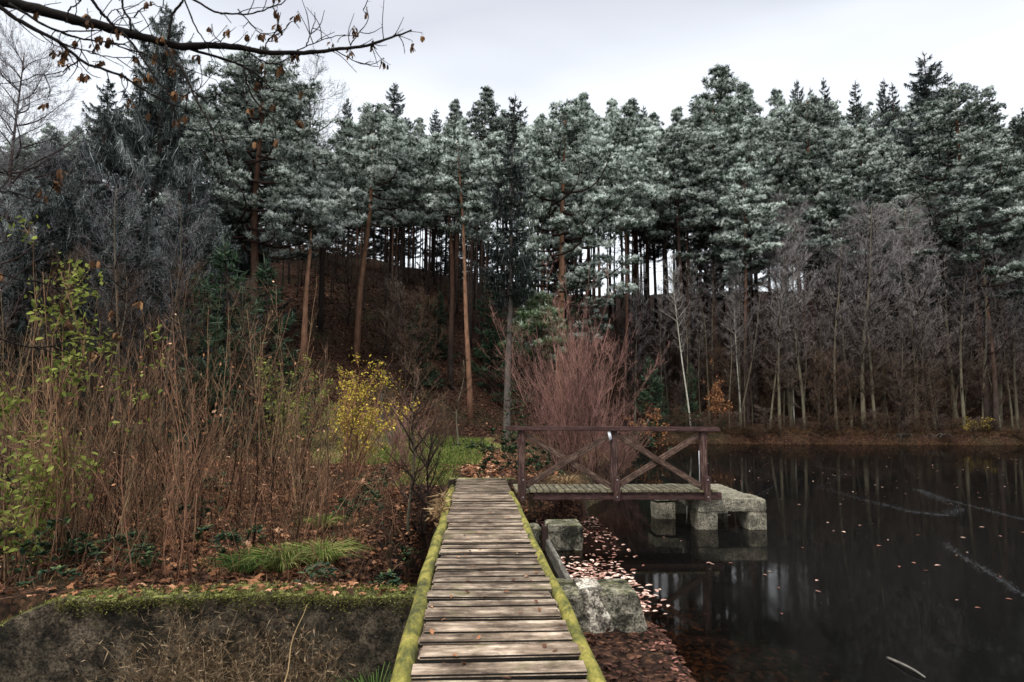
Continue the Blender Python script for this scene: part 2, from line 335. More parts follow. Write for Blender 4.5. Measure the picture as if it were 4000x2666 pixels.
def m_conc(name, base, moss_amt, dark=0.5, lo=0.06, lo2=0.28):
    t = NT(name); v = t.pos(); n1 = t.noise(v, 4.5, 9, 0.8, 0.3); n2 = t.noise(v, 38, 5, 0.8); n3 = t.noise(v, 1.6, 6, 0.7)
    c = t.ramp(n1, [(0.38,tuple(b*lo for b in base)),(0.46,tuple(b*lo2 for b in base)),(0.53,base),(0.64,tuple(min(1,b*1.6) for b in base))])
    c = t.mix(1.0, c, t.ramp(n2, [(0.40,0.15),(0.55,1.0)]), 'MULTIPLY')
    c = t.mix(t.ramp(n3, [(0.36,dark),(0.55,0.0)]), c, (0.012,0.013,0.008))
    nz_ = t.sepz(t.n('NewGeometry').outputs['Normal'])
    up = t.n('MapRange'); t.L(t.math('ADD', nz_, t.math('MULTIPLY', t.math('SUBTRACT', t.noise(v, 5, 5, 0.7), 0.5), 2.2)), up.inputs[0]); up.inputs[1].default_value = 0.5; up.inputs[2].default_value = 1.15
    mossc = t.ramp(t.noise(v, 14, 4, 0.7), [(0.4,(0.02,0.022,0.010)),(0.5,(0.10,0.11,0.025)),(0.62,(0.33,0.33,0.10))])
    c = t.mix(t.math('MULTIPLY', up.outputs[0], moss_amt), c, mossc)
    return t.fin(c, 0.92, t.bump(t.mix(0.5, n1, n2), 0.9, 0.04), 0.15)
M['wall'] = m_conc('mossy_concrete', (0.135,0.105,0.072), 1.0, 0.8, 0.12, 0.4)
M['block'] = m_conc('lichen_concrete', (0.34,0.31,0.235), 0.25, 0.85)
M['pier'] = m_conc('pier_concrete', (0.31,0.28,0.21), 0.10, 0.12, 0.35, 0.7)
def m_flat(name, c, rough=0.7):
    t = NT(name); v = t.co('Object'); cc = t.mix(t.noise(v, 12, 5, 0.7), tuple(x*0.55 for x in c), c); return t.fin(cc, rough, None, 0.2)
PLA = 1
M['plaster'] = m_conc('pale_render', (0.75,0.66,0.53), 0.0, 0.0)
M['white'] = m_flat('white_plastic', (0.9,0.92,0.95), 0.4)
M['bolt'] = m_flat('dull_metal', (0.35,0.34,0.33), 0.4)
M['board'] = m_plank('old_stop_board', (0.03,0.028,0.022), (0.12,0.11,0.09), (0.3,0.28,0.23), None, (5,0.5,5), 0.4)
M['frost'] = m_flat('frost_specks', (0.20,0.21,0.225))
def m_water():
    t = NT('dark_pond_water'); v = t.pos()
    b = t.bump(t.noise(t.pos((1,0.5,1)), 1.3, 4, 0.6), 0.06, 0.03)
    fr = t.n('Fresnel'); fr.inputs[0].default_value = 1.32; t.L(b, fr.inputs[1])
    tr = t.n('BsdfTransparent'); tr.inputs[0].default_value = (0.42,0.34,0.24,1)
    gl = t.n('BsdfGlossy'); gl.inputs['Color'].default_value = (0.62,0.60,0.58,1); t.L(b, gl.inputs['Normal'])
    ro = t.ramp(t.noise(v, 0.5, 4, 0.6), [(0.4,0.03),(0.7,0.09)]); t.L(ro, gl.inputs['Roughness'])
    df = t.n('BsdfDiffuse'); df.inputs[0].default_value = (0.007,0.007,0.0065,1)
    p = t.sepz(v, 0); mr = t.n('MapRange'); t.L(p, mr.inputs[0]); mr.inputs[1].default_value = 2.0; mr.inputs[2].default_value = 5.0; mr.inputs[3].default_value = 0.12; mr.inputs[4].default_value = 0.85
    m1 = t.n('MixShader'); t.L(mr.outputs[0], m1.inputs[0]); t.L(tr.outputs[0], m1.inputs[1]); t.L(df.outputs[0], m1.inputs[2])
    m2 = t.n('MixShader'); t.L(fr.outputs[0], m2.inputs[0]); t.L(m1.outputs[0], m2.inputs[1]); t.L(gl.outputs[0], m2.inputs[2])
    t.L(m2.outputs[0], t.o.inputs[0]); return t.m
M['water'] = m_water()
# ------------------------------------------------------------------ ground and water
def axis(segs):
    r = []
    for a, b, st in segs: r += list(np.arange(a, b, st))
    return np.array(r)
gx = axis([(-400,-120,20),(-120,-30,3),(-30,-9,0.7),(-9,-4,0.22),(-4,4,0.1),(4,12,0.25),(12,40,0.8),(40,120,3),(120,401,20)])
gy = axis([(-40,-4,4),(-4,3,0.6),(3,8,0.1),(8,15,0.14),(15,26,0.35),(26,46,0.4),(46,85,1.0),(85,160,5),(160,801,40)])
XX, YY = np.meshgrid(gx, gy); ZZ = h(XX, YY)
g = G(); nx, ny = len(gx), len(gy)
i = np.arange(ny-1)[:,None]*nx; j = np.arange(nx-1)[None,:]
g.add(np.stack([XX,YY,ZZ],-1).reshape(-1,3), np.stack([i+j,i+j+1,i+nx+j+1,i+nx+j],-1).reshape(-1,4))
tag(g.build('ground', M['ground'], None, True), kind='structure')
g = G(); g.add([(1.2,-30,WZ),(80,-30,WZ),(80,7.05,WZ),(1.2,7.05,WZ)], [[0,1,2,3]]); g.add([(-1.0,7.05,WZ),(1.2,7.05,WZ),(80,7.05,WZ),(80,44,WZ),(-1.0,44,WZ)][:1]+[(80,7.05,WZ),(80,44,WZ),(-1.0,44,WZ)], [[0,1,2,3]])
tag(g.build('water', M['water']), kind='structure')
# ------------------------------------------------------------------ timber helpers
def timber(name, lo, hi, mat, parent, bev=0.008, jit=0.0, loc=None, rot=None):
    bm = bmesh.new(); bmesh.ops.create_cube(bm, size=1.0)
    c = (Vector(lo)+Vector(hi))/2; s_ = Vector(hi)-Vector(lo)
    for v in bm.verts: v.co = Vector((v.co.x*s_.x, v.co.y*s_.y, v.co.z*s_.z)) + Vector((rnd.uniform(-jit,jit), rnd.uniform(-jit,jit), rnd.uniform(-jit,jit)*0.4))
    if bev: bmesh.ops.bevel(bm, geom=bm.edges[:], offset=bev, segments=2, affect='EDGES')
    me = bpy.data.meshes.new(name); bm.to_mesh(me); bm.free(); me.materials.append(mat)
    o = link(name, me, parent); o.location = c
    if rot: o.rotation_euler = rot
    return o
DX0, DX1, DEND = -0.36, 0.705, 14.25
wk = empty('walkway', (0.17, 7, -0.2), 'long narrow boardwalk of weathered grey planks laid crosswise over the ditch', 'walkway')
def par(o, root): o.location = Vector(o.location)-root.location; return o
y = -1.0
while y < DEND-0.05:
    wd = min(rnd.choice([0.20,0.235,0.25,0.26,0.28,0.30]), DEND-y)
    gap = rnd.choice([0.04,0.05,0.065,0.08]) if y < 6.0 else rnd.choice([0.04,0.055,0.07]) if y < 9 else rnd.choice([0.02,0.03,0.04])
    e0, e1 = rnd.gauss(0,0.012), rnd.gauss(0,0.012)
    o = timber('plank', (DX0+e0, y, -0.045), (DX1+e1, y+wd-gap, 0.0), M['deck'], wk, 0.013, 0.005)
    o.rotation_euler = (rnd.gauss(0,0.03), rnd.gauss(0,0.005), rnd.gauss(0,0.008)); o.location.z += rnd.uniform(-0.006,0.004); par(o, wk)
    y += wd
for x in (-0.22, 0.56):
    par(timber('bearer', (x-0.06,-1,-0.2), (x+0.06,DEND,-0.055), M['board'], wk, 0.01), wk)
# mossy side logs
def log(name, x0, x1, y0, y1, r, lab):
    root = empty(name, (x0, y0, -0.03), lab, 'log', 'mossy logs along the walkway edges')
    g = G(); n = 60; t = np.linspace(0,1,n); ys = y0+(y1-y0)*t
    pts = np.stack([x0+(x1-x0)*t+0.012*np.sin(ys*1.3+x0*9)+0.006*np.sin(ys*3.7), ys, -0.045+0.008*np.sin(ys*1.7)], -1)-np.array([x0,y0,-0.03])
    rad = r*(1+0.02*np.sin(ys*1.1+x0)+0.10*(6-ys)/14); rad[-1] *= 0.7
    g.tube(pts, rad, 20, 0.5, 0.004); g.build('stem', M['log'], root, True)
    return root
lg = log('edge_log', -0.432, -0.425, -1.0, 13.2, 0.064, 'yellow green mossy log along the left edge of the boardwalk')
lg2 = log('edge_log', 0.775, 0.70, -1.0, 12.2, 0.056, 'yellow green mossy log along the right edge of the boardwalk')
g = G(); n = 160; P = np.stack([rng.normal(-0.07,0.05,n), rng.normal(11.0,0.45,n), rng.normal(0.09,0.05,n)],-1)
g.blades(P, nrm(rng.normal(size=(n,3))+[-0.5,0,-0.1])*rng.uniform(0.06,0.22,(n,1)), 0.03, rng.uniform(0,1,n)); g.build('loose_bark', M['straw'], lg)['kind'] = 'stuff'
# sill at the end of the walkway
def rough(name, lo, hi, mat, parent=None, step=0.07, amp=0.02, fn=None, origin=None, rnd_corner=0.0):
    lo = np.array(lo, float); hi = np.array(hi, float); s_ = hi-lo; nn = np.maximum(1, np.minimum(90, np.round(s_/step).astype(int)))
    bm = bmesh.new(); vs = {}
    def vert(i, j, k):
        key = (i,j,k)
        if key not in vs:
            p = Vector(lo+s_*np.array([i/nn[0], j/nn[1], k/nn[2]]))
            if fn: p = Vector(fn(p))
            q_ = p*2.3; d = mnoise.noise_vector(q_)*amp + mnoise.noise_vector(p*9.0)*amp*0.5
            if rnd_corner:
                ex = sum((i in (0,nn[0]), j in (0,nn[1]), k in (0,nn[2])))
                if ex >= 2:
                    c_ = Vector((lo+hi)/2); d += (c_-p).normalized()*rnd_corner*(0.5+abs(mnoise.noise(p*5)))*(1 if ex == 2 else 1.6)
            vs[key] = bm.verts.new(p+d)
        return vs[key]
    a, b, c = nn
    for i_ in range(a):
        for j_ in range(b):
            bm.faces.new([vert(i_,j_,c),vert(i_+1,j_,c),vert(i_+1,j_+1,c),vert(i_,j_+1,c)])
            bm.faces.new([vert(i_,j_+1,0),vert(i_+1,j_+1,0),vert(i_+1,j_,0),vert(i_,j_,0)])
    for i_ in range(a):
        for k_ in range(c):
            bm.faces.new([vert(i_,0,k_),vert(i_+1,0,k_),vert(i_+1,0,k_+1),vert(i_,0,k_+1)])
            bm.faces.new([vert(i_,b,k_+1),vert(i_+1,b,k_+1),vert(i_+1,b,k_),vert(i_,b,k_)])
    for j_ in range(b):
        for k_ in range(c):
            bm.faces.new([vert(0,j_,k_+1),vert(0,j_+1,k_+1),vert(0,j_+1,k_),vert(0,j_,k_)])
            bm.faces.new([vert(a,j_,k_),vert(a,j_+1,k_),vert(a,j_+1,k_+1),vert(a,j_,k_+1)])
    org = Vector(origin) if origin else Vector(((lo[0]+hi[0])/2,(lo[1]+hi[1])/2,lo[2]))
    if parent is not None: org = parent.location
    for v in bm.verts: v.co -= org
    me = bpy.data.meshes.new(name); bm.to_mesh(me); bm.free(); me.materials.append(mat)
    o = link(name, me, parent)
    if parent is None: o.location = org
    return o
tag(rough('sill', (-0.55,14.35,-0.45), (0.95,14.75,-0.03), M['wall'], None, 0.06, 0.02, None, None, 0.02), 'low mossy concrete sill across the far end of the boardwalk', 'sill')
# ------------------------------------------------------------------ retaining wall and blocks
def wallfn(p):
    x, y_, z = p
    top = -0.35 + 0.02*math.sin(x*2.1)
    if x < -4.1: top -= (-4.1-x)**1.3*0.55
    k = (z+1.7)/(1.35)
    return (x, y_ - (1-k)*0.0, -1.7 + k*(top+1.7))
tag(rough('retaining_wall', (-9,6.82,-1.7), (-0.15,7.25,-0.35), M['wall'], None, 0.055, 0.02, wallfn, None, 0.02), 'long dark concrete wall with moss on its top, left of the boardwalk', 'wall')
def blockfn(p):
    x, y_, z = p; k = (z+1.35)/1.0
    if x > 1.3: x = 1.3+(x-1.3)*(1.0 + (1-k)*0.75)
    return (x, y_+0.05*math.sin(x*3), z)
bk = empty('concrete_block', (1.2,7,-1.2), 'large broken concrete block with a pale plaster streak, right of the boardwalk', 'concrete block', 'remains of the old sluice')
rough('body', (0.55,6.8,-1.35), (1.72,7.4,-0.34), M['block'], bk, 0.04, 0.028, blockfn, None, 0.012)
def platef(p):
    x, y_, z = p; k = (z+0.95)/0.62
    sh = 0.16*max(0,1-k)**1.5+0.02*math.sin(k*5); wdt = 0.85+0.9*(1-k)
    return (1.22+sh+(x-1.2)*wdt, y_, z)
rough('plaster_streak', (1.12,6.755,-0.93), (1.33,6.86,-0.30), M['plaster'], bk, 0.025, 0.035, platef, None, 0.015)
rough('plaster_cap', (1.10,6.78,-0.335), (1.36,7.25,-0.295), M['plaster'], bk, 0.035, 0.012, None, None, 0.01)
tag(rough('concrete_block', (0.62,10.85,-1.3), (1.14,11.35,-0.42), M['block'], None, 0.05, 0.03, None, None, 0.03), 'small mossy concrete block between the right log and the upright post slot', 'concrete block', 'remains of the old sluice')
tag(rough('concrete_block', (1.24,10.8,-1.3), (1.82,11.4,-0.38), M['block'], None, 0.04, 0.022, None, None, 0.012), 'squarish pale concrete block standing beyond the stop board, in the leafy shallows', 'concrete block', 'remains of the old sluice')
g = timber('slot_post', (1.145,10.78,-1.3), (1.235,10.9,-0.40), M['dark_bark'], None, 0.01); tag(g, 'dark upright timber standing in the slot between two small blocks', 'post')
g = timber('stop_board', (1.20,7.35,-1.3), (1.27,10.9,-0.60), M['board'], None, 0.008); tag(g, 'long grey board set on edge between the big block and the small block', 'board')
tag(rough('concrete_kerb', (1.45,3.4,-1.05), (1.72,6.3,-0.77), M['wall'], None, 0.06, 0.04, lambda p: (p.x+ (p.y-5)*-0.05, p.y, p.z), None, 0.03), 'low worn concrete kerb sloping through the leafy mud beside the right log', 'kerb')
p0 = at_z(640,1115,-0.25); p1 = at_z(735,1095,-0.25)
tag(rough('concrete_ledge', (p0.x,p0.y-0.1,-0.75), (p1.x+0.5,p0.y+0.8,-0.17), M['wall'], None, 0.08, 0.03, None, None, 0.03), 'dark concrete ledge under fallen leaves on the left bank', 'ledge')
# ------------------------------------------------------------------ side bridge
BY = 12.3; BX0 = 0.80; BX1 = at_y(1655,1130,BY).x
br = empty('footbridge', (2.8,12.8,-0.2), 'short footbridge with a dark brown cross braced railing, leading off the boardwalk', 'footbridge')
x = BX0; nb = 0
while x < BX1-0.13:
    o = timber('plank', (x,BY-0.03+rnd.uniform(-0.01,0.01),-0.045), (x+0.115,BY+0.93,0.0), M['bridge_deck'], br, 0.006, 0.003); par(o, br); x += 0.135
for yy in (BY+0.02, BY+0.78):
    par(timber('beam', (BX0+0.33, yy, -0.19), (BX1+0.04, yy+0.09, -0.05), M['stain_x'], br, 0.012), br)
rx0 = at_y(1162,980,BY).x; rx1 = at_y(1651,985,BY).x
rt = at_y(1400,980,BY).z
par(timber('handrail', (rx0,BY-0.09,rt-0.085), (rx1,BY+0.07,rt), M['stain_x'], br, 0.012), br)
posts = [at_y(px,1050,BY).x for px in (1198,1411,1617)]
for k, xx in enumerate(posts):
    par(timber('post', (xx-0.065,BY-0.03,-0.045 if k else -0.19), (xx+0.065,BY+0.07,rt-0.088), M['stain_z'], br, 0.01), br)
    st = par(timber('post_bracket', (xx-0.055+0.03,BY-0.115,-0.2), (xx+0.055+0.03,BY-0.034,0.27), M['stain_z'], br, 0.012), br)
    for zz in (-0.12, 0.2):
        g = G(); g.tube([(0,0,0),(0,-0.012,0)], [0.014,0.012], 8); b_ = g.build('bolt', M['bolt'], br); b_.location = Vector((xx+0.03,BY-0.115,zz))-br.location
def brace(xa, za, xb, zb, yo):
    L_ = math.hypot(xb-xa, zb-za); ang = -math.atan2(zb-za, xb-xa); c = Vector(((xa+xb)/2, yo, (za+zb)/2))
    o = timber('brace', (-L_/2,-0.027,-0.055), (L_/2,0.027,0.055), M['brace'], br, 0.008); o.location = c-br.location; o.rotation_euler = (0, ang, 0)
for k in range(2):
    a, b = posts[k]+0.07, posts[k+1]-0.07
    f0 = (a, 0.07, b, rt-0.16, BY-0.012) if k == 0 else (a, rt-0.16, b, 0.07, BY-0.012)
    f1 = (a, rt-0.16, b, 0.07, BY+0.045) if k == 0 else (a, 0.07, b, rt-0.16, BY+0.045)
    brace(*f0); brace(*f1)
g = G(); g.add([(-0.035,0,0),(0.02,0,0.012),(0.05,0,-0.13),(0.0,-0.01,-0.17),(-0.035,0.012,0),(0.02,0.012,0.012),(0.05,0.012,-0.13),(0.0,0.002,-0.17)], [[0,3,2,1],[4,5,6,7],[0,1,5,4],[1,2,6,5],[2,3,7,6],[3,0,4,7]])
o = g.build('paper_tag', M['white']); o.location = (posts[1]-0.10, BY-0.06, rt-0.10); tag(o, 'small white tag hanging beside the middle post of the brown railing', 'tag')
p = at_y(1609,1105,BY+0.5); q = at_y(1609,1045,BY+0.5)
g = G(); g.tube([(0,0,0),(0.0,0,0.3),(-0.01,0.01,q.z-h1(0,20)+0.0)], [0.022,0.018,0.006], 8); o = g.build('white_stake', M['white'], None, True); o.location = (p.x, BY+0.5, 0.0)
tag(o, 'thin white stake standing behind the right railing post', 'stake')
# pier in the water
SZ = -0.195
c0 = at_z(1604,1147,SZ); c1 = at_z(1768,1149,SZ); cb = at_z(1655,1112,SZ)
pr = empty('concrete_pier', (c1.x-0.7, c1.y+1, WZ), 'pale concrete slab on square legs standing in the pond under the footbridge end', 'pier')
yb = cb.y
rough('slab', (c0.x,c0.y,SZ-0.24), (c1.x,yb,SZ), M['pier'], pr, 0.06, 0.02, None, None, 0.02)
rough('slab_arm', (c0.x-0.50,c0.y+1.2,SZ-0.2), (c0.x-0.01,c0.y+1.8,SZ-0.01), M['pier'], pr, 0.08, 0.02)
for lx, ly, ww in ((c0.x,c0.y+0.03,0.40),(c1.x-0.36,c0.y+0.02,0.36),(c0.x,yb-0.5,0.4),(c1.x-0.38,yb-0.5,0.38),(c0.x-0.48,c0.y+1.22,0.42)):
    rough('leg', (lx,ly,-1.9), (lx+ww,ly+0.45,SZ-0.235), M['pier'], pr, 0.07, 0.02, None, None, 0.02)
# ------------------------------------------------------------------ leaves, litter and grass
def maple():
    an = np.linspace(0, 2*np.pi, 11)[:-1]; r = np.array([0.16,0.28,0.52,0.26,0.50,0.30,0.55,0.26,0.50,0.24])
    r = np.array([0.5 if k % 2 == 0 else 0.24 for k in range(10)])
    v = [(0,0,0)]+[(r[k]*math.cos(a), r[k]*math.sin(a), 0.10*(1 if k % 2 else 0.3)+0.06*math.cos(2*a)) for k, a in enumerate(an)]
    return v, [(0,1+k,1+(k+1)%10) for k in range(10)]
MAP = maple()
OVAL = ([(0,-0.5,0),(0.26,-0.12,0.07),(0.20,0.25,0.05),(0,0.55,-0.04),(-0.20,0.25,0.05),(-0.26,-0.12,0.07),(0,0,-0.03)], [(6,0,1),(6,1,2),(6,2,3),(6,3,4),(6,4,5),(6,5,0)])
QUAD = ([(-0.5,0,0.05),(0,-0.35,0),(0.5,0,0.08),(0,0.35,0)], [(0,1,2),(0,2,3)])
def lay(g, tmpl, X, Y, S, zoff=0.01, tilt=0.45, tone=None, water=False):
    n = len(X); Z = np.full(n, WZ+0.006) if water else h(X, Y)+zoff+np.abs(rng.normal(0,0.01,n))
    g.scatter(*tmpl, np.stack([X,Y,Z],-1), rotm(rng.uniform(0,6.28,n), rng.normal(0,tilt,n), rng.uniform(0,6.28,n)), S, rng.beta(1.6,2.2,n) if tone is None else tone)
def reg(n, x0, x1, y0, y1, dens=None, keep=None):
    X = rng.uniform(x0,x1,n); Y = rng.uniform(y0,y1,n); k = np.ones(n, bool)
    if keep is not None: k = keep(X,Y)
    return X[k], Y[k]
dry = lambda X,Y: pond(X,Y) < -0.05
g = G()
X,Y = reg(5000, -9,-0.7, 7.3,20); lay(g, OVAL, X, Y, rng.uniform(0.03,0.10,len(X)), 0.02, 0.7, rng.beta(1.4,2.4,len(X)))
X,Y = reg(9000, -8,-0.7, 7.3,14, keep=lambda X,Y: rng.uniform(size=len(X)) < np.clip(0.35+0.5*wob(X,Y,1.2),0.05,1)); lay(g, MAP, X, Y, rng.uniform(0.08,0.17,len(X)))
X,Y = reg(9000, -9,2.2, 13,24, keep=lambda X,Y: dry(X,Y)&(rng.uniform(size=len(X)) < np.clip(0.55+0.5*wob(X,Y,0.9),0.1,1))); lay(g, MAP, X, Y, rng.uniform(0.09,0.17,len(X)))
X,Y = reg(500, -0.3,1.0, 14.8,24); lay(g, MAP, X, Y, rng.uniform(0.10,0.17,len(X)), tone=rng.uniform(0.4,1,len(X)))
tag(g.build('fallen_leaves', M['leaf_brown']), 'carpet of dry orange brown maple leaves over the bank', 'leaves', None, 'stuff')
g = G()
X,Y = reg(26000, -14,6, 30,60); lay(g, QUAD, X, Y, rng.uniform(0.08,0.2,len(X)), tone=rng.beta(1.5,1.8,len(X)))
X,Y = reg(60000, -40,60, 24,76, keep=lambda X,Y: (pond(X,Y) < -0.3)&(rng.uniform(size=len(X)) < np.clip(0.5+0.6*wob(X,Y,0.5),0.1,1))); lay(g, QUAD, X, Y, rng.uniform(0.07,0.22,len(X)), tone=np.clip(rng.beta(1.6,2.2,len(X))+0.12*(X < 8)-0.35*((X > 8)&(Y < 43.5)),0,1))
X,Y = reg(1800, -1.6,1.2, 7.3,13.5); lay(g, MAP, X, Y, rng.uniform(0.07,0.14,len(X)))
X,Y = reg(3000, -7,1.2, 3.6,6.8); lay(g, MAP, X, Y, rng.uniform(0.06,0.13,len(X)), 0.02)
X,Y = reg(1100, 0.8,1.95, 3.4,6.8, keep=lambda X,Y: rng.uniform(size=len(X)) < np.clip(0.5+0.8*wob(X,Y,4),0.1,1)); lay(g, OVAL, X, Y, rng.uniform(0.03,0.09,len(X)), 0.015, 0.6, rng.beta(1.3,2.6,len(X)))
tag(g.build('leaf_litter', M['leaf_dark']), 'damp dark leaf litter on the wooded slope and in the ditch', 'leaf litter', None, 'stuff')
g = G()
X = rng.normal(1.7,0.26,900); Y = rng.normal(8.5,0.75,900); k = (X > 1.32)&(Y > 7.5)&(Y < 10.7); X,Y = X[k],Y[k]; lay(g, OVAL, X, Y, rng.uniform(0.05,0.12,len(X)), tilt=0.1, water=True, tone=rng.uniform(0.1,1,len(X)))
X = rng.uniform(1.3,2.6,320); Y = rng.uniform(11.6,14,320); lay(g, OVAL, X, Y, rng.uniform(0.05,0.10,len(X)), tilt=0.1, water=True, tone=rng.uniform(0,0.8,len(X)))
X = rng.uniform(1.9,2.6,60); Y = rng.uniform(10,12,60); lay(g, OVAL, X, Y, rng.uniform(0.05,0.10,len(X)), tilt=0.1, water=True, tone=rng.uniform(0,0.7,len(X)))
n = 260; Y = rng.uniform(3.5,7.4,n); X = np.interp(Y,SHY,SHX)+rng.normal(-0.05,0.13,n); lay(g, OVAL, X, Y, rng.uniform(0.04,0.09,n), tilt=0.3, tone=rng.uniform(0,0.45,n), water=False, zoff=0.0)
tag(g.build('floating_leaves', M['leaf_pale']), 'drift of pale leaves floating behind the stop board and along the shore', 'leaves', None, 'stuff')
g = G()
n = 260; Y = 7+rng.beta(1.1,1.3,n)*32; X = 3.2+rng.uniform(0,1,n)*(Y*0.85); k = pond(X,Y) > 0.3; X,Y = X[k],Y[k]; lay(g, OVAL, X, Y, rng.uniform(0.04,0.10,len(X)), tilt=0.1, water=True, tone=rng.uniform(0.1,0.8,len(X)))
tag(g.build('scattered_leaves', M['leaf_pale']), 'single leaves scattered across the dark pond', 'leaves', None, 'stuff')
g = G(); n = 2600; Y = rng.uniform(3.3,8.5,n); X = np.interp(Y,SHY,SHX)+np.abs(rng.normal(0,0.75,n)); k = (X > 1.9); X,Y = X[k],Y[k]
lay(g, OVAL, X, Y, rng.uniform(0.06,0.13,len(X)), 0.0, 0.3, rng.uniform(0.1,0.9,len(X)))
tag(g.build('sunken_leaves', M['leaf_dark']), 'sunken brown leaves on the shallow pond bed in the near corner', 'leaves', None, 'stuff')
# frost swirls on the thin ice
g = G()
for pl, wd_, n in (([(1710,1075),(1770,1090),(1785,1115),(1740,1140),(1720,1150)],0.14,420),([(1900,1040),(1870,1070),(1950,1085),(1885,1120),(1990,1150),(2090,1175),(2170,1185),(2210,1170),(2140,1140),(2110,1125)],0.2,2600),
                   ([(2110,1125),(2180,1150),(2260,1170),(2353,1195)],0.12,800),([(2165,1245),(2220,1285),(2290,1325),(2353,1370)],0.08,420),([(1560,1065),(1640,1060),(1720,1050),(1800,1045)],0.2,300)):
    pts = np.array([at_z(a,b,WZ)[:] for a,b in pl]); seg = rng.uniform(0,len(pl)-1.001,n); i0 = seg.astype(int); f = (seg-i0)[:,None]
    f = f*f*(3-2*f) if len(pl) < 4 else f
    P = pts[i0]*(1-f)+pts[i0+1]*f; P = P+np.concatenate([rng.normal(0,wd_,(n,2))*rng.uniform(0.2,1,(n,1)), np.zeros((n,1))],1); P[:,2] = WZ+0.004
    g.scatter(QUAD[0], QUAD[1], P, rotm(rng.uniform(0,6.28,n), np.zeros(n)), rng.uniform(0.008,0.02,n), 0.5)
n = 500; X = rng.uniform(3,14,n); Y = rng.uniform(7,16,n); g.scatter(QUAD[0], QUAD[1], np.stack([X,Y,np.full(n,WZ+0.004)],-1), rotm(rng.uniform(0,6.28,n), np.zeros(n)), rng.uniform(0.006,0.016,n), 0.5)
V = np.concatenate(g.V); V[:,2] = WZ+0.004; g.V = [V]
tag(g.build('ice_frost', M['frost']), 'faint swirls of white frost specks on the thin ice', 'frost', None, 'stuff')
# grass
def grass(g, X, Y, H_, W_=0.012, lean=0.5, tone=None, z=None):
    n = len(X); Z = h(X,Y)-0.01 if z is None else z
    D = nrm(np.concatenate([rng.normal(0,lean,(n,2)), np.ones((n,1))],1))*np.asarray(H_).reshape(-1,1)
    P = np.stack([X,Y,Z],-1); t = rng.uniform(0,1,n) if tone is None else tone
    sd_ = nrm(np.cross(D, rng.normal(size=(n,3))))*np.asarray(W_).reshape(-1,1)*0.5
    Mid = P+D*0.55; Tip = P+D*[1.35,1.35,0.85]
    V = np.stack([P-sd_,P+sd_,Mid-sd_*0.8,Mid+sd_*0.8,Tip],1).reshape(-1,3); i_ = np.arange(n)[:,None]*5
    g.add(V, np.concatenate([i_+[[0,1,3]],i_+[[0,3,2]],i_+[[2,3,4]]],1).reshape(-1,3), np.repeat(t,5))
g = G()
n = 60000; Y = rng.uniform(18,31.5,n); X = rng.uniform(-7,4,n)
kk = (X > -0.26*Y+0.3) & (X < 0.02*Y+0.3+0.4*wob(X,Y,0.6)) & ~((np.abs(X-(0.45+0.02*(Y-14))) < 0.35) & (Y < 25)) & (rng.uniform(size=n) < np.clip(0.8+0.3*wob(X,Y,0.8),0,1))
X,Y = X[kk],Y[kk]; grass(g, X, Y, rng.uniform(0.08,0.22,len(X)), 0.022, 0.4, np.clip(rng.normal(0.5,0.22,len(X))+0.4*(np.abs(X+0.06*Y) > 2.3),0,1))
X,Y = reg(2600, -0.6,-0.3, 14.3,20); X -= rng.uniform(0,1.2,len(X)); grass(g, X, Y, rng.uniform(0.08,0.2,len(X)), 0.014)
tag(g.build('grass', M['grass']), 'bright green grass patch beyond the end of the boardwalk', 'grass', None, 'stuff')
g = G(); X,Y = reg(12000, -9,5, 13.6,34, keep=lambda X,Y: dry(X,Y)&((X < -1.2)|(X > 1.1))&(rng.uniform(size=len(X)) < np.clip(0.3+0.7*wob(X,Y,0.8),0.03,1))); grass(g, X, Y, rng.uniform(0.15,0.5,len(X)), 0.012, 0.5)
X,Y = reg(5000, -8,-1.2, 7.5,14); grass(g, X, Y, rng.uniform(0.06,0.3,len(X)), 0.006, 0.8, rng.uniform(0,0.7,len(X)))
X,Y = reg(14000, 9,40, 40.2,43.5); grass(g, X, Y, rng.uniform(0.15,0.5,len(X)), 0.025, 0.9, rng.uniform(0,0.08,len(X)))
tag(g.build('dry_grass', M['straw']), 'straw coloured dry grass and fine stalks among the shrubs', 'dry grass', None, 'stuff')
def tuft(px, py, zz, n, H_, rad, mat, name, lab, cat, tone=None):
    p = at_z(px, py, zz)
    if zz < -1: p = at_y(px, py, 6.0)
    root = (p.x, p.y, h1(p.x,p.y)); g = G(); an = rng.uniform(0,6.28,n); rr = rad*np.sqrt(rng.uniform(0,1,n))*0.4
    P = np.stack([rr*np.cos(an), rr*np.sin(an), np.zeros(n)],-1); o_ = np.stack([np.cos(an),np.sin(an)],-1)*rng.uniform(0.1,1,(n,1))*rad
    HH = rng.uniform(0.5,1,n)*H_; sd_ = nrm(np.cross(np.concatenate([o_,HH[:,None]],1), rng.normal(size=(n,3))))*0.005
    A = P; B = P+np.concatenate([o_*0.45,HH[:,None]*0.8],1); D_ = P+np.concatenate([o_*1.1,HH[:,None]*0.95],1); E = P+np.concatenate([o_*1.7,HH[:,None]*0.7],1)
    V = np.stack([A-sd_,A+sd_,B-sd_,B+sd_,D_-sd_*.7,D_+sd_*.7,E],1).reshape(-1,3); i_ = np.arange(n)[:,None]*7
    g.add(V, np.concatenate([i_+[[0,1,3]],i_+[[0,3,2]],i_+[[2,3,5]],i_+[[2,5,4]],i_+[[4,5,6]]],1).reshape(-1,3), np.repeat(rng.uniform(0,1,n) if tone is None else tone,7))
    o = g.build(name, mat); o.location = root; return tag(o, lab, cat, 'grass tufts')
tuft(865,1555,-1.3,420,0.55,0.32,M['sedge'],'grass_tuft','drooping dark green grass tuft at the foot of the wall, beside the left log','grass tuft')
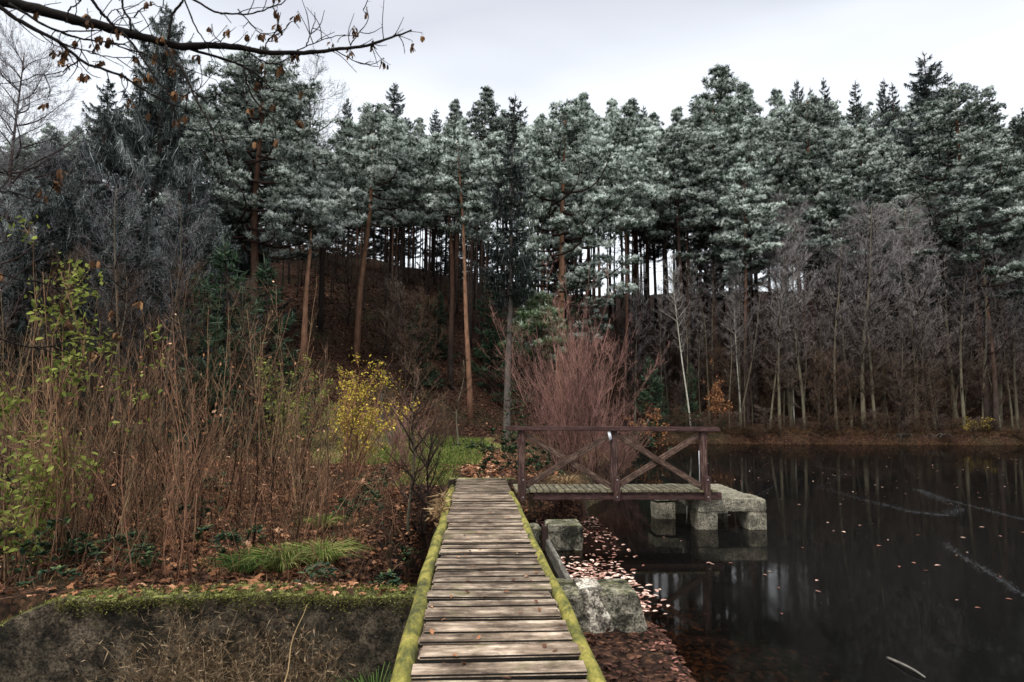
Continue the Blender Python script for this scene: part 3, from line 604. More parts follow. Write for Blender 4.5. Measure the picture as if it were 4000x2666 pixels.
tuft(740,1225,-0.42,260,0.22,0.25,M['grass'],'grass_tuft','short bright grass tuft on the bank halfway to the dark ledge','grass tuft')
tuft(650,1310,-0.42,420,0.30,0.40,M['grass'],'grass_tuft','wide green grass tuft just behind the mossy wall','grass tuft')
tuft(740,1300,-0.42,300,0.28,0.35,M['grass'],'grass_tuft','yellowish grass tuft behind the wall, nearer the left log','grass tuft', rng.uniform(0.4,1,300))
tuft(560,1320,-0.42,200,0.25,0.3,M['sedge'],'grass_tuft','dark low grass tuft behind the middle of the mossy wall','grass tuft')
tuft(1300,1165,-0.5,300,0.4,0.3,M['straw'],'grass_tuft','straw coloured tuft hanging over the water below the footbridge','grass tuft')
n = 9000; X = rng.uniform(-8.5,-0.6,n); top = -0.35+0.02*np.sin(X*2.1)-np.where(X < -4.1, 0.55*np.abs(-4.1-X)**1.3, 0)
k = (wob(X, X*0+3, 4)+wob(X*2, X*0, 5)) > -0.9; X = X[k]; top = top[k]; n = len(X); g = G()
Yw = rng.uniform(6.8,7.27,n); g.blades(np.stack([X,Yw,top+0.0+rng.normal(0,0.012,n)],-1), r3(n)*[0.02,0.02,0.012]+[0,0,0.02], 0.014, rng.uniform(0,0.75,n))
n = 4200; X = rng.uniform(-4.1,-0.35,n); P = np.stack([X, rng.uniform(6.765,6.80,n), -0.335+0.02*np.sin(X*2.1)-np.abs(rng.normal(0,0.035,n))*(1.2+wob(X,X*0,3))],-1)
g.blades(P, r3(n)*[0.02,0.012,0.015]+[0,-0.016,0.004], 0.014, rng.uniform(0,0.7,n))
tag(g.build('wall_moss', M['moss']), 'rough cushion of yellow green moss along the wall top', 'moss', None, 'stuff')
g = G(); n = 130; X = rng.uniform(-5,-0.7,n); g.scatter(*MAP, np.stack([X, rng.uniform(6.85,7.2,n), -0.32+0.02*np.sin(X*2.1)],-1)+rng.normal(0,0.01,(n,3)), rotm(rng.uniform(0,6.28,n), rng.normal(0,0.4,n)), rng.uniform(0.06,0.12,n), rng.beta(2,2,n))
tag(g.build('wall_leaves', M['leaf_brown']), 'brown leaves caught on the mossy wall top', 'leaves', None, 'stuff')
# leaves lying on the walkway
g = G()
n = 90; X = rng.uniform(DX0+0.03,DX1-0.05,n); Y = 2.5+rng.beta(1,1.6,n)*11
g.scatter(*OVAL, np.stack([X,Y,np.full(n,0.014)],-1), rotm(rng.uniform(0,6.28,n), rng.normal(0,0.3,n), rng.uniform(0,6.28,n)), rng.uniform(0.03,0.07,n), rng.beta(2,2,n))
tag(g.build('deck_leaves', M['leaf_brown']), 'small brown leaves and scraps lying on the boardwalk planks', 'leaves', None, 'stuff')
#TREES
# ------------------------------------------------------------------ vegetation builders
def kids(P, D, L, k, lo, hi, f0, f1, spread, up, out=None):
    n = len(P); u = rng.uniform(lo, hi, (n,k,1)); p = P[:,None,:]+D[:,None,:]*L[:,None,None]*u
    d = nrm(D[:,None,:]+rng.normal(size=(n,k,3))*spread+np.array([0,0,up])); l = L[:,None]*rng.uniform(f0,f1,(n,k))*(1.15-0.6*u[:,:,0])
    return p.reshape(-1,3), d.reshape(-1,3), l.reshape(-1)
def trunk_path(H, lean=(0,0), bend=0.25, n=14, r=None):
    t = np.linspace(0,1,n); ph = rng.uniform(0,6.28,4)
    return np.stack([lean[0]*H*t+bend*np.sin(t*3.1+ph[0])*t+0.06*np.sin(t*9+ph[1]), lean[1]*H*t+bend*np.sin(t*2.7+ph[2])*t, H*t-0.3*(1-t)],-1)
def along(path, t):
    x = np.clip(t,0,1)*(len(path)-1); i_ = np.minimum(x.astype(int), len(path)-2); f = (x-i_)[:,None]; return path[i_]*(1-f)+path[i_+1]*f
def tufts(g, P, N_, size, K, tone):
    n = len(P); D = nrm(N_[:,None,:]+rng.normal(size=(n,K,3))*0.75); L = size[:,None]*rng.uniform(0.6,1.15,(n,K))
    Pn = np.repeat(P, K, 0)+rng.normal(size=(n*K,3))*0.03; g.blades(Pn, (D*L[:,:,None]).reshape(-1,3), 0.045, np.clip(np.repeat(tone,K)+rng.normal(0,0.07,n*K),0,1))
PINE_H = 17.0
def pine(seed, cs=0.45, Rc=2.6, H=PINE_H, nl=34, frost=0.0, mat='pine', bark='pine_bark', r=0.2, lean=(0,0), fringe=0, low=None, K=7, dens=1.0, point=False):
    global rng; keep = rng; rng = np.random.default_rng(seed)
    path = trunk_path(H, lean, 0.3); t = np.linspace(0,1,len(path)); T = G(); T.tube(path, r*(1-0.85*t)+0.012, 9, 0.5, 0.03)
    Cn = G(); specs = [(cs+(0.985-cs)*((k+0.5)/nl)**0.9, k*2.4+rng.uniform(-0.5,0.5), 1.0) for k in range(nl)]
    for lw in (low or []): specs.append(lw)
    pads = []
    for (u, az, sc) in specs:
        v = max(0, (u-cs)/(1-cs)); prof = (0.55+0.55*math.sin(min(1,v*1.5+0.25)*math.pi*0.5)) * (1-v**(1.0 if point else 1.8))+(0.03 if point else 0.09)
        L_ = Rc*prof*rng.uniform(0.75,1.15)*sc; b = along(path, np.array([u]))[0]
        d = np.array([math.cos(az), math.sin(az), 0]); up = (0.10+0.75*v)*L_
        m_ = 7; s_ = np.linspace(0,1,m_); side = np.array([-d[1], d[0], 0])
        lp = b+d*L_*s_[:,None]+np.array([0,0,1])*(up*(s_**1.4)+(-0.12*L_*np.sin(s_*math.pi)))[:,None]+side*(0.18*L_*np.sin(s_*4+az))[:,None]
        T.tube(lp, (0.018+0.017*L_)*(1-0.8*s_)*(r/0.2)**0.5, 5, 0.3)
        for q_ in (0.42,0.62,0.8,1.0):
            if q_ < 0.5 and L_ < 1.4: continue
            c = along(lp, np.array([q_]))[0]; w_ = rng.uniform(0.38,0.68)*(0.75+0.12*L_)*min(1,0.30+0.6*L_)
            pads.append((c+side*rng.normal()*0.28*L_*0.6+np.array([0,0,rng.uniform(-0.05,0.2)]), w_, d))
    for k in range(10):   # dead stubs
        u = rng.uniform(cs*0.55, cs); b = along(path, np.array([u])); a = rng.uniform(0,6.28); d = np.array([[math.cos(a), math.sin(a), rng.uniform(-0.3,0.3)]]); L_ = rng.uniform(0.4,1.7)
        T.spikes(b, d*L_, 0.05, 0.1); p_, d_, l_ = kids(b, nrm(d), np.array([L_]), 5, 0.3, 1, 0.2, 0.5, 0.6, -0.1); T.spikes(p_, d_*l_[:,None], 0.02, 0.1)
    for c, w_, d in pads:
        ns = max(4, int(11*(w_/0.5)**2)); m_ = int(8*dens); a = rng.uniform(0,6.28,ns); rr = np.sqrt(rng.uniform(0,1,ns))
        S = c+np.stack([rr*np.cos(a)*w_*1.15, rr*np.sin(a)*w_*1.15, 0.45*w_*np.sqrt(1-0.9*rr**2)*rng.uniform(-0.5,1,ns)],-1)
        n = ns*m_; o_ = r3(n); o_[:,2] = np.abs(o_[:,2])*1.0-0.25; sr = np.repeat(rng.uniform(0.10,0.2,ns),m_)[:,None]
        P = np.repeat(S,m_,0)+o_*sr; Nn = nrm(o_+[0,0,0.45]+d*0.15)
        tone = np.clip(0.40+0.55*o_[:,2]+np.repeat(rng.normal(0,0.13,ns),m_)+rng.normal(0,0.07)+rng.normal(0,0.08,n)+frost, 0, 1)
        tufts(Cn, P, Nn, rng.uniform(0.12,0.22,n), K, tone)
        kk = r3(3); T.spikes(np.repeat([c-d*w_*0.8],3,0), (kk*0.3+d*0.6+[0,0,0.15])*w_*1.4, 0.03, 0.2)
    res = (T.mesh('trunk', M[bark], True), Cn.mesh('crown', M[mat])); rng = keep; return res
SPRUCE_H = 20.0
def spruce(seed, H=SPRUCE_H, Rc=3.2, droop=0.5, z0=0.12, frost=0.0, mat='spruce', hang=1.0, step=0.34, lean=(0,0), dens=1.0, irr=0.3, pw=0.85):
    global rng; keep = rng; rng = np.random.default_rng(seed)
    path = trunk_path(H, lean, 0.12); t = np.linspace(0,1,len(path)); T = G(); T.tube(path, 0.2*(1-0.95*t)*(H/20)+0.01, 8, 0.5, 0.02)
    Cn = G(); z = z0*H
    while z < H-0.15:
        u = z/H; rad = Rc*((1-u)/(1-z0))**pw*(0.9+irr*0.6*math.sin(z*1.7+seed))+0.12
        nb = 6 if rad > 0.8 else 4
        for k in range(nb):
            az = rng.uniform(0,6.28); L_ = rad*rng.uniform(1-irr,1+irr*0.6); d = np.array([math.cos(az), math.sin(az), 0]); b = along(path, np.array([u]))[0]
            m_ = 8; s_ = np.linspace(0,1,m_); lp = b+d*L_*s_[:,None]; lp[:,2] += 0.25*L_*s_*(u) - droop*L_*np.sin(s_*2.2)*0.45 + 0.22*L_*s_**3
            T.tube(lp, (0.012+0.009*L_)*(1-0.8*s_), 4, 0.3)
            n = max(5, int(L_*20*dens)); q_ = rng.uniform(0.12,1,n)**0.8; P = along(lp, q_); side = np.array([-d[1], d[0], 0])
            sg = rng.choice([-1,1],n)[:,None]; wl = (0.16+0.30*(1-q_))[:,None]*min(1.2, 0.4+L_*0.3)
            pf = rng.normal(0, 0.12)
            tn = lambda c_: np.clip(c_+frost+pf+rng.normal(0,0.15,n),0,1)
            Cn.blades(P, (side*sg*rng.uniform(0.6,1.2,(n,1))+d*0.7+[0,0,-0.15])*wl*1.3, 0.06, tn(0.55))
            Cn.blades(P, (-side*sg*rng.uniform(0.6,1.2,(n,1))+d*0.6+[0,0,-0.25])*wl*1.1, 0.06, tn(0.5))
            Cn.blades(P, np.concatenate([rng.normal(0,0.25,(n,2)), -np.ones((n,1))],1)*rng.uniform(0.15,0.55,(n,1))*hang*min(1,0.35+L_*0.35), 0.045, tn(0.5))
            Cn.blades(P+side*sg*wl*0.5, np.concatenate([rng.normal(0,0.25,(n,2)), -np.ones((n,1))],1)*rng.uniform(0.1,0.4,(n,1))*hang*min(1,0.35+L_*0.35), 0.042, tn(0.42))
            Cn.blades(P, (r3(n)*0.6+d*0.4+[0,0,0.5])*rng.uniform(0.08,0.22,(n,1)), 0.06, tn(0.7))
        z += step*rng.uniform(0.7,1.3)*(0.55+0.6*min(1,rad/2))
    tip = along(path, np.array([1.0])); n = 24; Cn.blades(np.repeat(tip,n,0)+np.stack([0*np.zeros(n),np.zeros(n),-rng.uniform(0,0.7,n)],-1), (r3(n)*0.7+[0,0,0.6])*0.28, 0.06, rng.uniform(0.3,0.9,n))
    res = (T.mesh('trunk', M['dark_bark'], True), Cn.mesh('crown', M[mat])); rng = keep; return res
BARE_H = 15.0
def bare(seed, H=BARE_H, Rc=2.2, cs=0.3, r=0.13, nb=44, asc=0.7, frost=0.0, bark='grey_bark', twig='alder_twig', lean=(0,0), bend=0.4, k=(7,6,4), tw=0.012, forks=0, spread=0.55, up=0.25):
    global rng; keep = rng; rng = np.random.default_rng(seed)
    path = trunk_path(H, lean, bend, 16); t = np.linspace(0,1,len(path)); T = G(); T.tube(path, r*(1-0.93*t)+0.008, 8, 0.5, 0.03)
    Cn = G()
    PP = []; DD = []; LL = []
    for j_ in range(nb):
        u = cs+(0.98-cs)*(j_+rng.uniform(0,1))/nb; v = (u-cs)/(1-cs); b = along(path, np.array([u]))[0]; az = j_*2.4+rng.uniform(-0.6,0.6)
        L_ = Rc*(0.34+0.80*math.sin(min(1.0,v*0.8+0.2)*math.pi))*rng.uniform(0.55,1.2); d0 = nrm(np.array([math.cos(az), math.sin(az), asc*rng.uniform(0.5,1.4)]))
        s_ = np.linspace(0,1,7); ax = r3(1)[0]
        lp = b+d0*L_*s_[:,None]+ax*(0.08*L_*np.sin(s_*5))[:,None]+np.array([0,0,1])*(0.12*L_*s_**2)[:,None]
        T.tube(lp, (0.010+0.012*L_)*(1-0.85*s_), 4, 0.3)
        for s0 in (0,2,4): PP.append(lp[s0]); D_ = lp[s0+2]-lp[s0]; l_ = np.linalg.norm(D_); DD.append(D_/max(l_,1e-6)); LL.append(l_)
    P = np.array(PP); D = np.array(DD); L = np.array(LL)
    p1_,d1_,l1_ = kids(P,D,np.full(len(L),Rc*0.5),k[0],0.0,0.9*(L.mean()/(Rc*0.5)),0.4,0.9,spread,up); Cn.spikes(p1_,d1_*l1_[:,None],tw*1.7,rng.uniform(0,0.6,len(p1_)))
    p2_,d2_,l2_ = kids(p1_,d1_,l1_,k[1],0.2,1.0,0.3,0.75,spread,up); Cn.spikes(p2_,d2_*l2_[:,None],tw,np.clip(rng.uniform(0.1,0.7,len(p2_))+frost,0,1))
    if k[2]:
        p3_,d3_,l3_ = kids(p2_,d2_,l2_,k[2],0.2,1.0,0.3,0.8,spread*1.2,up); Cn.blades(p3_,d3_*l3_[:,None],tw*1.1,np.clip(rng.uniform(0.2,0.9,len(p3_))+frost,0,1))
    res = (T.mesh('trunk', M[bark], True), Cn.mesh('crown', M[twig])); rng = keep; return res
def place(name, parts, loc, sc=1.0, rz=0.0, label=None, cat='tree', group=None, tilt=(0,0), pn=('trunk','crown')):
    root = empty(name, loc, label, cat, group, rz); root.scale = (sc[0],sc[0],sc[1]) if isinstance(sc, tuple) else (sc,sc,sc); root.rotation_euler = (tilt[0], tilt[1], rz)
    for nm, me in zip(pn, parts): link(nm, me, root)
    return root
def tree_at(name, parts, px, ytop, depth, Hp, label, cat, group=None, rz=None, wsc=1.0, tilt=(0,0)):
    top = at_y(px, ytop, depth); zb = h1(top.x, depth); Hh = max(2.0, top.z-zb); s_ = Hh/Hp
    return place(name, parts, (top.x, depth, zb), (s_*wsc if wsc > 0 else 1.0, s_), rnd.uniform(0,6.28) if rz is None else rz, label, cat, group, tilt)
# ------------------------------------------------------------------ forest on the slope
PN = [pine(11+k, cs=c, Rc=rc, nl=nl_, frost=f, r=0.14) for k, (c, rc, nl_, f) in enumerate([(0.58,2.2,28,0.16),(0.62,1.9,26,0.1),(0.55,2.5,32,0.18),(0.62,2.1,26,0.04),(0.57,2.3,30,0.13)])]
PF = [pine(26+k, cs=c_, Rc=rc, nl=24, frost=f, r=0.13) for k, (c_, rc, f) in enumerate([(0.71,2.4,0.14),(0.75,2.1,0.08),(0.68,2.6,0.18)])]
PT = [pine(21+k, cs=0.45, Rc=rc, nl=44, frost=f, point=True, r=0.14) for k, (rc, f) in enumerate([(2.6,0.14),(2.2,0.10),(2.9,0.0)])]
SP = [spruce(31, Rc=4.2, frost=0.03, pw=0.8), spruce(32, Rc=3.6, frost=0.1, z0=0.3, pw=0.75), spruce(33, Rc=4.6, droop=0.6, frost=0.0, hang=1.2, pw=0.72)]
sky_trees = [ # photo column, top row, depth, kind, width, label
 (655,178,56,'p0',1.0,'frosted pine top rising to the right of the left-hand spruces'),
 (848,243,66,'p1',0.8,'small frosted pine tip on the skyline left of the frosted spruce'),
 (910,192,58,'s1',1.15,'bushy white frosted spruce standing above the pines left of centre'),
 (958,272,66,'p3',0.9,'low frosted pine on the skyline right of the bushy frosted spruce'),
 (1000,250,66,'s1',0.9,'frosted spruce tip filling the dip left of the slim two tipped pine'),
 (1290,235,66,'s0',0.7,'thin spruce tip between two frosted pines above the spreading pine'),
 (1480,245,66,'s1',0.7,'thin spruce tip just right of the dense dark pine'),
 (1600,225,66,'s0',0.7,'thin dark spruce tip left of the twin tipped pine'),
 (800,225,68,'s1',0.8,'hazy spruce tip behind the bare oak'),
 (1048,228,62,'p4',0.9,'slim frosted pine with two small tips near the middle of the skyline'),
 (1112,203,62,'p2',0.9,'tall pale frosted pine just left of the dark drooping spruce'),
 (1245,262,64,'p1',0.9,'frosted pine on the skyline just right of the drooping spruce'),
 (1335,222,62,'p0',0.95,'pointed frosted pine on the skyline above the big spreading pine'),
 (1400,228,66,'p3',0.8,'narrow pale frosted pine tip right of the pointed pine'),
 (1452,228,58,'p4',1.15,'dense dark rounded pine top on the skyline right of centre'),
 (1500,262,64,'p2',0.9,'frosted pine shoulder right of the dense dark pine'),
 (1560,245,62,'p1',0.8,'thin pine tip with a small ball top on the skyline'),
 (1645,163,54,'p2',1.1,'tall frosted pine with uneven twin tips, right of centre'),
 (1720,195,60,'p0',1.0,'frosted pine with a flat open top right of the twin tipped pine'),
 (1780,205,62,'p4',0.9,'frosted pine with wide open limbs left of the small spruce tips'),
 (1832,185,64,'s1',0.8,'first pointed dark spruce tip of the right-hand row'),
 (1862,205,66,'s1',0.7,'short spruce tip close beside the first pointed spruce'),
 (1892,178,64,'s0',0.7,'second tall pointed spruce tip of the right-hand row'),
 (1962,188,62,'s0',0.8,'third pointed spruce of the right-hand row with a broad top'),
 (2028,183,64,'s1',0.75,'slim spruce tip left of the tallest dark spruce'),
 (2052,190,62,'s0',0.7,'slim spruce tip touching the tallest dark spruce'),
 (2128,125,55,'s2',1.15,'tallest dark spruce on the right with heavy drooping branches'),
 (2180,168,60,'s0',0.9,'dark spruce shoulder just right of the tallest spruce'),
 (2242,200,60,'s1',0.8,'pointed dark spruce tip near the right edge'),
 (2275,208,58,'s0',0.8,'dark spruce tip nearest the right edge of the skyline'),
 (2345,250,56,'s2',1.0,'dark spruce cut off by the right edge of the view'),
]
for px, yt, dp, kd, ws, lb in sky_trees:
    m_ = PT[int(kd[1])%3] if kd[0] == 'p' else SP[int(kd[1])]
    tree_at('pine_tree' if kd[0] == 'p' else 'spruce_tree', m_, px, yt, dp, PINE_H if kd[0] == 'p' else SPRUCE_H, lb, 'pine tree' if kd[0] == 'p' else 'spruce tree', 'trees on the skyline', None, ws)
SKX = [0,150,300,380,520,650,760,850,1000,1110,1250,1400,1560,1645,1780,1900,2030,2128,2240,2353]
SKY_ = [320,270,240,200,220,230,330,270,290,250,280,265,285,235,235,235,235,215,235,270]
occ = []
for dp, n, off in ((70,36,6),(63,34,16),(56,30,45),(50,24,75),(45,18,120)):
    for k in range(n):
        px = -60+(2480)*(k+rnd.uniform(0.1,0.9))/n; d = dp+rnd.uniform(-3,3)
        if 1120 < px < 1240 and d < 48: continue
        
        yt = float(np.interp(px, SKX, SKY_))+(off if px > 1660 else off*0.5)+rnd.uniform(-4,36)
        if d < 60 and 1080 < px < 1130: yt += 50
        right = px > 1650
        lab = {True:'tall frosted pine crowded among its neighbours on the right-hand slope', False:'tall slender frosted pine crowded among its neighbours on the middle and left slope'}[right]
        tree_at('pine_tree', PT[rnd.randrange(2)] if (dp > 60 and k % 3 == 0) else PF[rnd.randrange(3)] if (dp < 60 and px < 1660) else PN[rnd.randrange(5)], px, yt, d, PINE_H, lab, 'pine tree', 'crowded pines on the right-hand slope' if right else 'crowded pines on the middle slope', None, rnd.uniform(0.85,1.05))
# bare pole trunks deep in the wood
PB = [pine(71+k, cs=0.8, Rc=1.2, nl=9, r=0.09, bark='dark_bark', frost=0.02, H=17) for k in range(2)]
for k in range(150):
    px = rnd.uniform(620,1260) if k < 95 else rnd.uniform(1200,1720) if k < 144 else rnd.uniform(100,2300); d = rnd.uniform(44,68); yt = float(np.interp(px, SKX, SKY_))+rnd.uniform(60,140)
    tree_at('pine_tree', PB[k%2], px, yt, d, 17, 'bare dark pine pole with only a small crown deep in the wood', 'pine tree', 'bare pine poles deep in the wood', None, 0.9)
for k in range(16):
    px = -20+k*74+rnd.uniform(-15,15); tree_at('spruce_tree', SP[k%3], px, float(np.interp(px, SKX, SKY_))+rnd.uniform(60,130), 74+rnd.uniform(-2,4), SPRUCE_H, 'dim spruce filling the gaps behind the ridge left of centre', 'spruce tree', 'dim spruces behind the ridge', None, 1.2)
# characteristic pines
def special(seed, px0, py0, depth, ytop, label, base_y=None, **kw):
    b = at_y(px0, py0, depth); zb = h1(b.x, depth); top = at_y(px0, ytop, depth); H = top.z-zb
    parts = pine(seed, H=H, **kw); return place('pine_tree', parts, (b.x, depth, zb), 1.0, 0.0, label, 'pine tree', 'front row of pines')
special(101, 822, 700, 37, 262, 'orange trunked pine leaning right with a wide frosted crown, left of centre', cs=0.56, Rc=3.0, nl=34, bark='orange_bark', r=0.2, lean=(0.03,0.0), frost=0.12)
special(102, 1040, 760, 38, 300, 'front pine with a slightly curved brown trunk behind the end of the boardwalk', cs=0.62, Rc=2.0, nl=24, bark='pine_bark', r=0.19, lean=(-0.03,0.0), frost=0.08)
special(103, 1080, 850, 35, 330, 'slender front pine whose reddish trunk leans left beside the curved one', cs=0.66, Rc=1.8, nl=20, bark='orange_bark', r=0.15, lean=(-0.035,0.0), frost=0.08)
special(104, 1287, 690, 38, 262, 'large spreading pine with a thick red trunk and low green limbs, centre', cs=0.40, Rc=3.9, nl=48, bark='orange_bark', r=0.27, frost=0.06, low=[(0.30,-0.2,0.8),(0.26,3.3,0.6),(0.34,0.3,0.9),(0.28,-1.4,0.6),(0.35,-2.4,0.7)])
special(105, 590, 640, 34, 150, 'big frosted pine with wide layered limbs beside the left spruces', cs=0.36, Rc=3.9, nl=54, bark='pine_bark', r=0.26, frost=0.1, lean=(-0.02,0))
special(106, 697, 720, 34, 455, 'short pine with a bare red trunk and a flat pale shelf of needles', cs=0.78, Rc=2.3, nl=14, bark='orange_bark', r=0.17, frost=0.15)
special(107, 1640, 560, 47, 240, 'frosted pine with a dark low skirt right of the sky gap', cs=0.35, Rc=3.4, nl=44, bark='pine_bark', r=0.24, frost=0.05)
special(108, 1860, 560, 46, 232, 'broad frosted pine with layered green limbs above the bare alders', cs=0.42, Rc=4.0, nl=50, bark='orange_bark', r=0.26, frost=0.05)
special(109, 2245, 600, 43, 205, 'large old pine with a crooked open crown near the right edge', cs=0.38, Rc=4.6, nl=54, bark='pine_bark', r=0.3, frost=-0.02, lean=(-0.03,0))
special(110, 1990, 600, 46, 330, 'pale rounded pine between the broad pine and the old crooked pine', cs=0.42, Rc=3.0, nl=40, bark='pine_bark', r=0.22, frost=0.08)
special(111, 1440, 600, 44, 290, 'frosted pine with hanging limbs in front of the sky gap, right of the spreading pine', cs=0.66, Rc=2.5, nl=34, bark='dark_bark', r=0.2, frost=0.05)
special(112, 1560, 600, 45, 300, 'straight frosted pine just left of the wide sky gap', cs=0.62, Rc=2.5, nl=34, bark='dark_bark', r=0.2, frost=0.04)
special(113, 920, 640, 45, 330, 'frosted pine with low sweeping limbs behind the orange trunked pine', cs=0.56, Rc=2.6, nl=34, bark='dark_bark', r=0.2, frost=0.05)
# small green pine behind the red shrub
b = at_z(1255, 820, 1.0); sp_ = pine(121, H=3.6, cs=0.25, Rc=1.2, nl=16, r=0.06, mat='pine_green', bark='pine_bark', frost=0.02)
p = at_y(1235,690,30); place('young_pine', sp_, (p.x,30,p.z-3.6), 1.0, 0, 'small bushy green pine behind the red shrub', 'pine tree')
# left spruces
s_a = spruce(41, H=20, Rc=4.6, droop=0.85, hang=1.9, frost=0.14, z0=0.05, dens=1.15, pw=0.55, irr=0.4)
s_b = spruce(42, H=20, Rc=4.0, droop=0.8, hang=1.7, frost=0.10, z0=0.05, dens=1.1, pw=0.6, irr=0.4)
tree_at('spruce_tree', s_a, 385, 15, 33, 20, 'tallest weeping spruce on the left with frosted hanging branches', 'spruce tree', 'left-hand spruces')
tree_at('spruce_tree', s_b, 572, 112, 38, 20, 'weeping spruce behind the big frosted pine on the left', 'spruce tree', 'left-hand spruces')
tree_at('spruce_tree', s_b, 250, 185, 33, 20, 'dark weeping spruce left of the tallest left spruce', 'spruce tree', 'left-hand spruces')
tree_at('spruce_tree', s_a, 130, 300, 30, 20, 'dark spruce hidden behind the bare trees near the left edge', 'spruce tree', 'left-hand spruces')
tree_at('spruce_tree', s_b, 440, 330, 29, 20, 'lower frosted spruce in front of the tallest left spruce', 'spruce tree', 'left-hand spruces')
tree_at('spruce_tree', s_a, -20, 330, 30, 20, 'dark spruce cut off by the left edge of the view', 'spruce tree', 'left-hand spruces')
for px, yt, dp, kd, ls in ((70,400,26,s_a,'shaggy spruce with hanging twigs below the round topped bare tree'),(200,370,27,s_b,'shaggy dark spruce left of the slanting mossy stem'),(320,440,25,s_a,'low shaggy spruce behind the forked bare tree'),(500,470,27,s_b,'low shaggy spruce between the left spruces and the young green ones')):
    tree_at('spruce_tree', kd, px, yt, dp, 20, ls, 'spruce tree', 'left-hand spruces', None, 1.25)
# young spruces under the wood
ys = [spruce(51, H=5, Rc=1.6, droop=0.3, hang=0.5, frost=-0.05, z0=0.02, mat='young_spruce', step=0.28), spruce(52, H=5, Rc=1.3, droop=0.2, hang=0.4, frost=0.02, z0=0.02, mat='young_spruce', step=0.26)]
for px, yt, dp, ws, lb in ((530,560,22,1.2,'young green spruce behind the hazel thicket'),(620,600,24,1.1,'young green spruce right of the other one behind the thicket'),(480,640,20,1.0,'low green spruce in the left thicket'),(1010,670,42,1.0,'small dark spruce on the slope left of the front pines'),(965,700,37,1.1,'low spreading spruce above the leafy bank'),(1130,640,40,1.0,'ragged green spruce left of the pale grey trunk'),
      (1490,820,36,1.0,'small green spruce at the edge of the red shrub'),(1585,838,43,0.8,'little green spruce beside the leaning birch'),(1520,890,42,0.9,'low green spruce near the water right of the red shrub'),(1660,960,42.5,0.8,'tiny green spruce by the shore above the railing end'),(1300,600,46,0.9,'dim spruce under the large spreading pine'),(1210,600,44,1.0,'dark spruce skirt behind the pale grey trunk')):
    tree_at('young_spruce', ys[rnd.randrange(2)], px, yt, dp, 5, lb, 'young spruce', 'young spruces under the wood', None, ws)
# slim pale trunk in the middle
b = at_y(1168, 925, 29.5); Hs = at_y(1180, 212, 29.5).z-h1(b.x,29.5)
bt = spruce(131, H=Hs, Rc=1.45, z0=0.42, droop=0.8, hang=1.4, dens=0.65, frost=-0.05, lean=(0.008,0), pw=0.6, irr=0.45, step=0.3)
bt[0].materials[0] = M['pale_bark']
place('spruce_tree', bt, (b.x,29.5,h1(b.x,29.5)-0.2), 1.0, 0, 'slim drooping spruce with a bare pale grey trunk beside the end of the path', 'spruce tree')
# ------------------------------------------------------------------ bare trees on the far shore
AL = [bare(201, Rc=2.2, cs=0.12, nb=50, frost=0.0, k=(5,4,3), tw=0.018), bare(202, Rc=1.9, cs=0.2, nb=42, frost=-0.05, k=(5,4,3), bend=0.7, tw=0.018), bare(203, Rc=2.5, cs=0.15, nb=52, frost=0.05, r=0.15, k=(5,4,3), tw=0.018), bare(204, Rc=1.7, cs=0.08, nb=40, frost=-0.1, k=(5,4,2), r=0.09, bend=0.6, tw=0.017)]
shore = [ # base px, top px row, depth, kind, tilt, label
 (1700,640,42.6,3,0.02,'thin bare alder standing just left of the pair of birch stems'),
 (1778,560,42.0,1,0.0,'straight greenish alder stem right of the birches at the water'),
 (1830,520,42.2,0,0.02,'slim grey green alder with a single stem beyond the third birch'),
 (1690,560,43.5,1,0.03,'bare frosted tree with a lilac crown behind the double birch'),
 (1800,455,43.6,2,-0.01,'tall bare tree with a frosted lilac crown above the third birch'),
 (1880,500,44.5,0,0.0,'bare tree with a hazy crown right of the third birch'),
 (1905,560,42.2,1,-0.03,'alder with a bent grey stem left of the root clump'),
 (1960,480,42.2,2,0.05,'tall alder from the root clump leaning right'),
 (1935,520,43.0,0,0.01,'alder from the root clump with an upright stem'),
 (1988,540,42.0,1,0.0,'second stem out of the root clump, slightly forked'),
 (2010,500,43.2,0,0.03,'alder with a pale stem right of the root clump'),
 (2080,480,42.6,2,-0.02,'bare alder with a broad lilac crown left of the twin stems'),
 (2105,520,42.0,0,-0.04,'left stem of the twin alders at the water, leaning left'),
 (2125,560,42.2,3,0.06,'short alder shoot leaning right beside the twin stems'),
 (2165,450,43.4,2,0.0,'tallest frosted alder with a pale lilac top on the right shore'),
 (2190,540,42.2,1,0.0,'alder standing close to the yellow bush on the right shore'),
 (2230,500,43.0,0,0.05,'alder leaning right behind the yellow bush'),
 (2260,430,44.5,2,0.0,'frosted bare tree with a wide crown behind the yellow bush'),
 (2310,560,42.4,1,0.0,'bare alder with low drooping twigs near the right edge'),
 (2345,520,43.0,0,-0.02,'bare alder cut off by the right edge of the view'),
 (1590,640,44,3,0.0,'small bare tree behind the leaning birch'),
 (1520,660,44,3,0.02,'small bare tree with dim twigs right of the red shrub'),
 (1455,640,43,0,0.0,'brown bare tree rising behind the red shrub'),
 (1630,600,46,1,0.0,'bare brown tree in front of the skirted pine'),
]
for px, yt, dp, kd, tl, lb in shore:
    tree_at('bare_alder', AL[kd], px, yt, dp, BARE_H, lb, 'alder tree', 'bare alders along the far shore', None, 1.05 if kd == 2 else 0.95, (0, tl))
SL = [bare(231, H=9, Rc=0.9, cs=0.3, r=0.055, nb=22, k=(4,3,2), bend=0.5, tw=0.012), bare(232, H=10, Rc=1.1, cs=0.25, r=0.065, nb=24, k=(4,3,2), bend=0.8, tw=0.012, frost=0.05)]
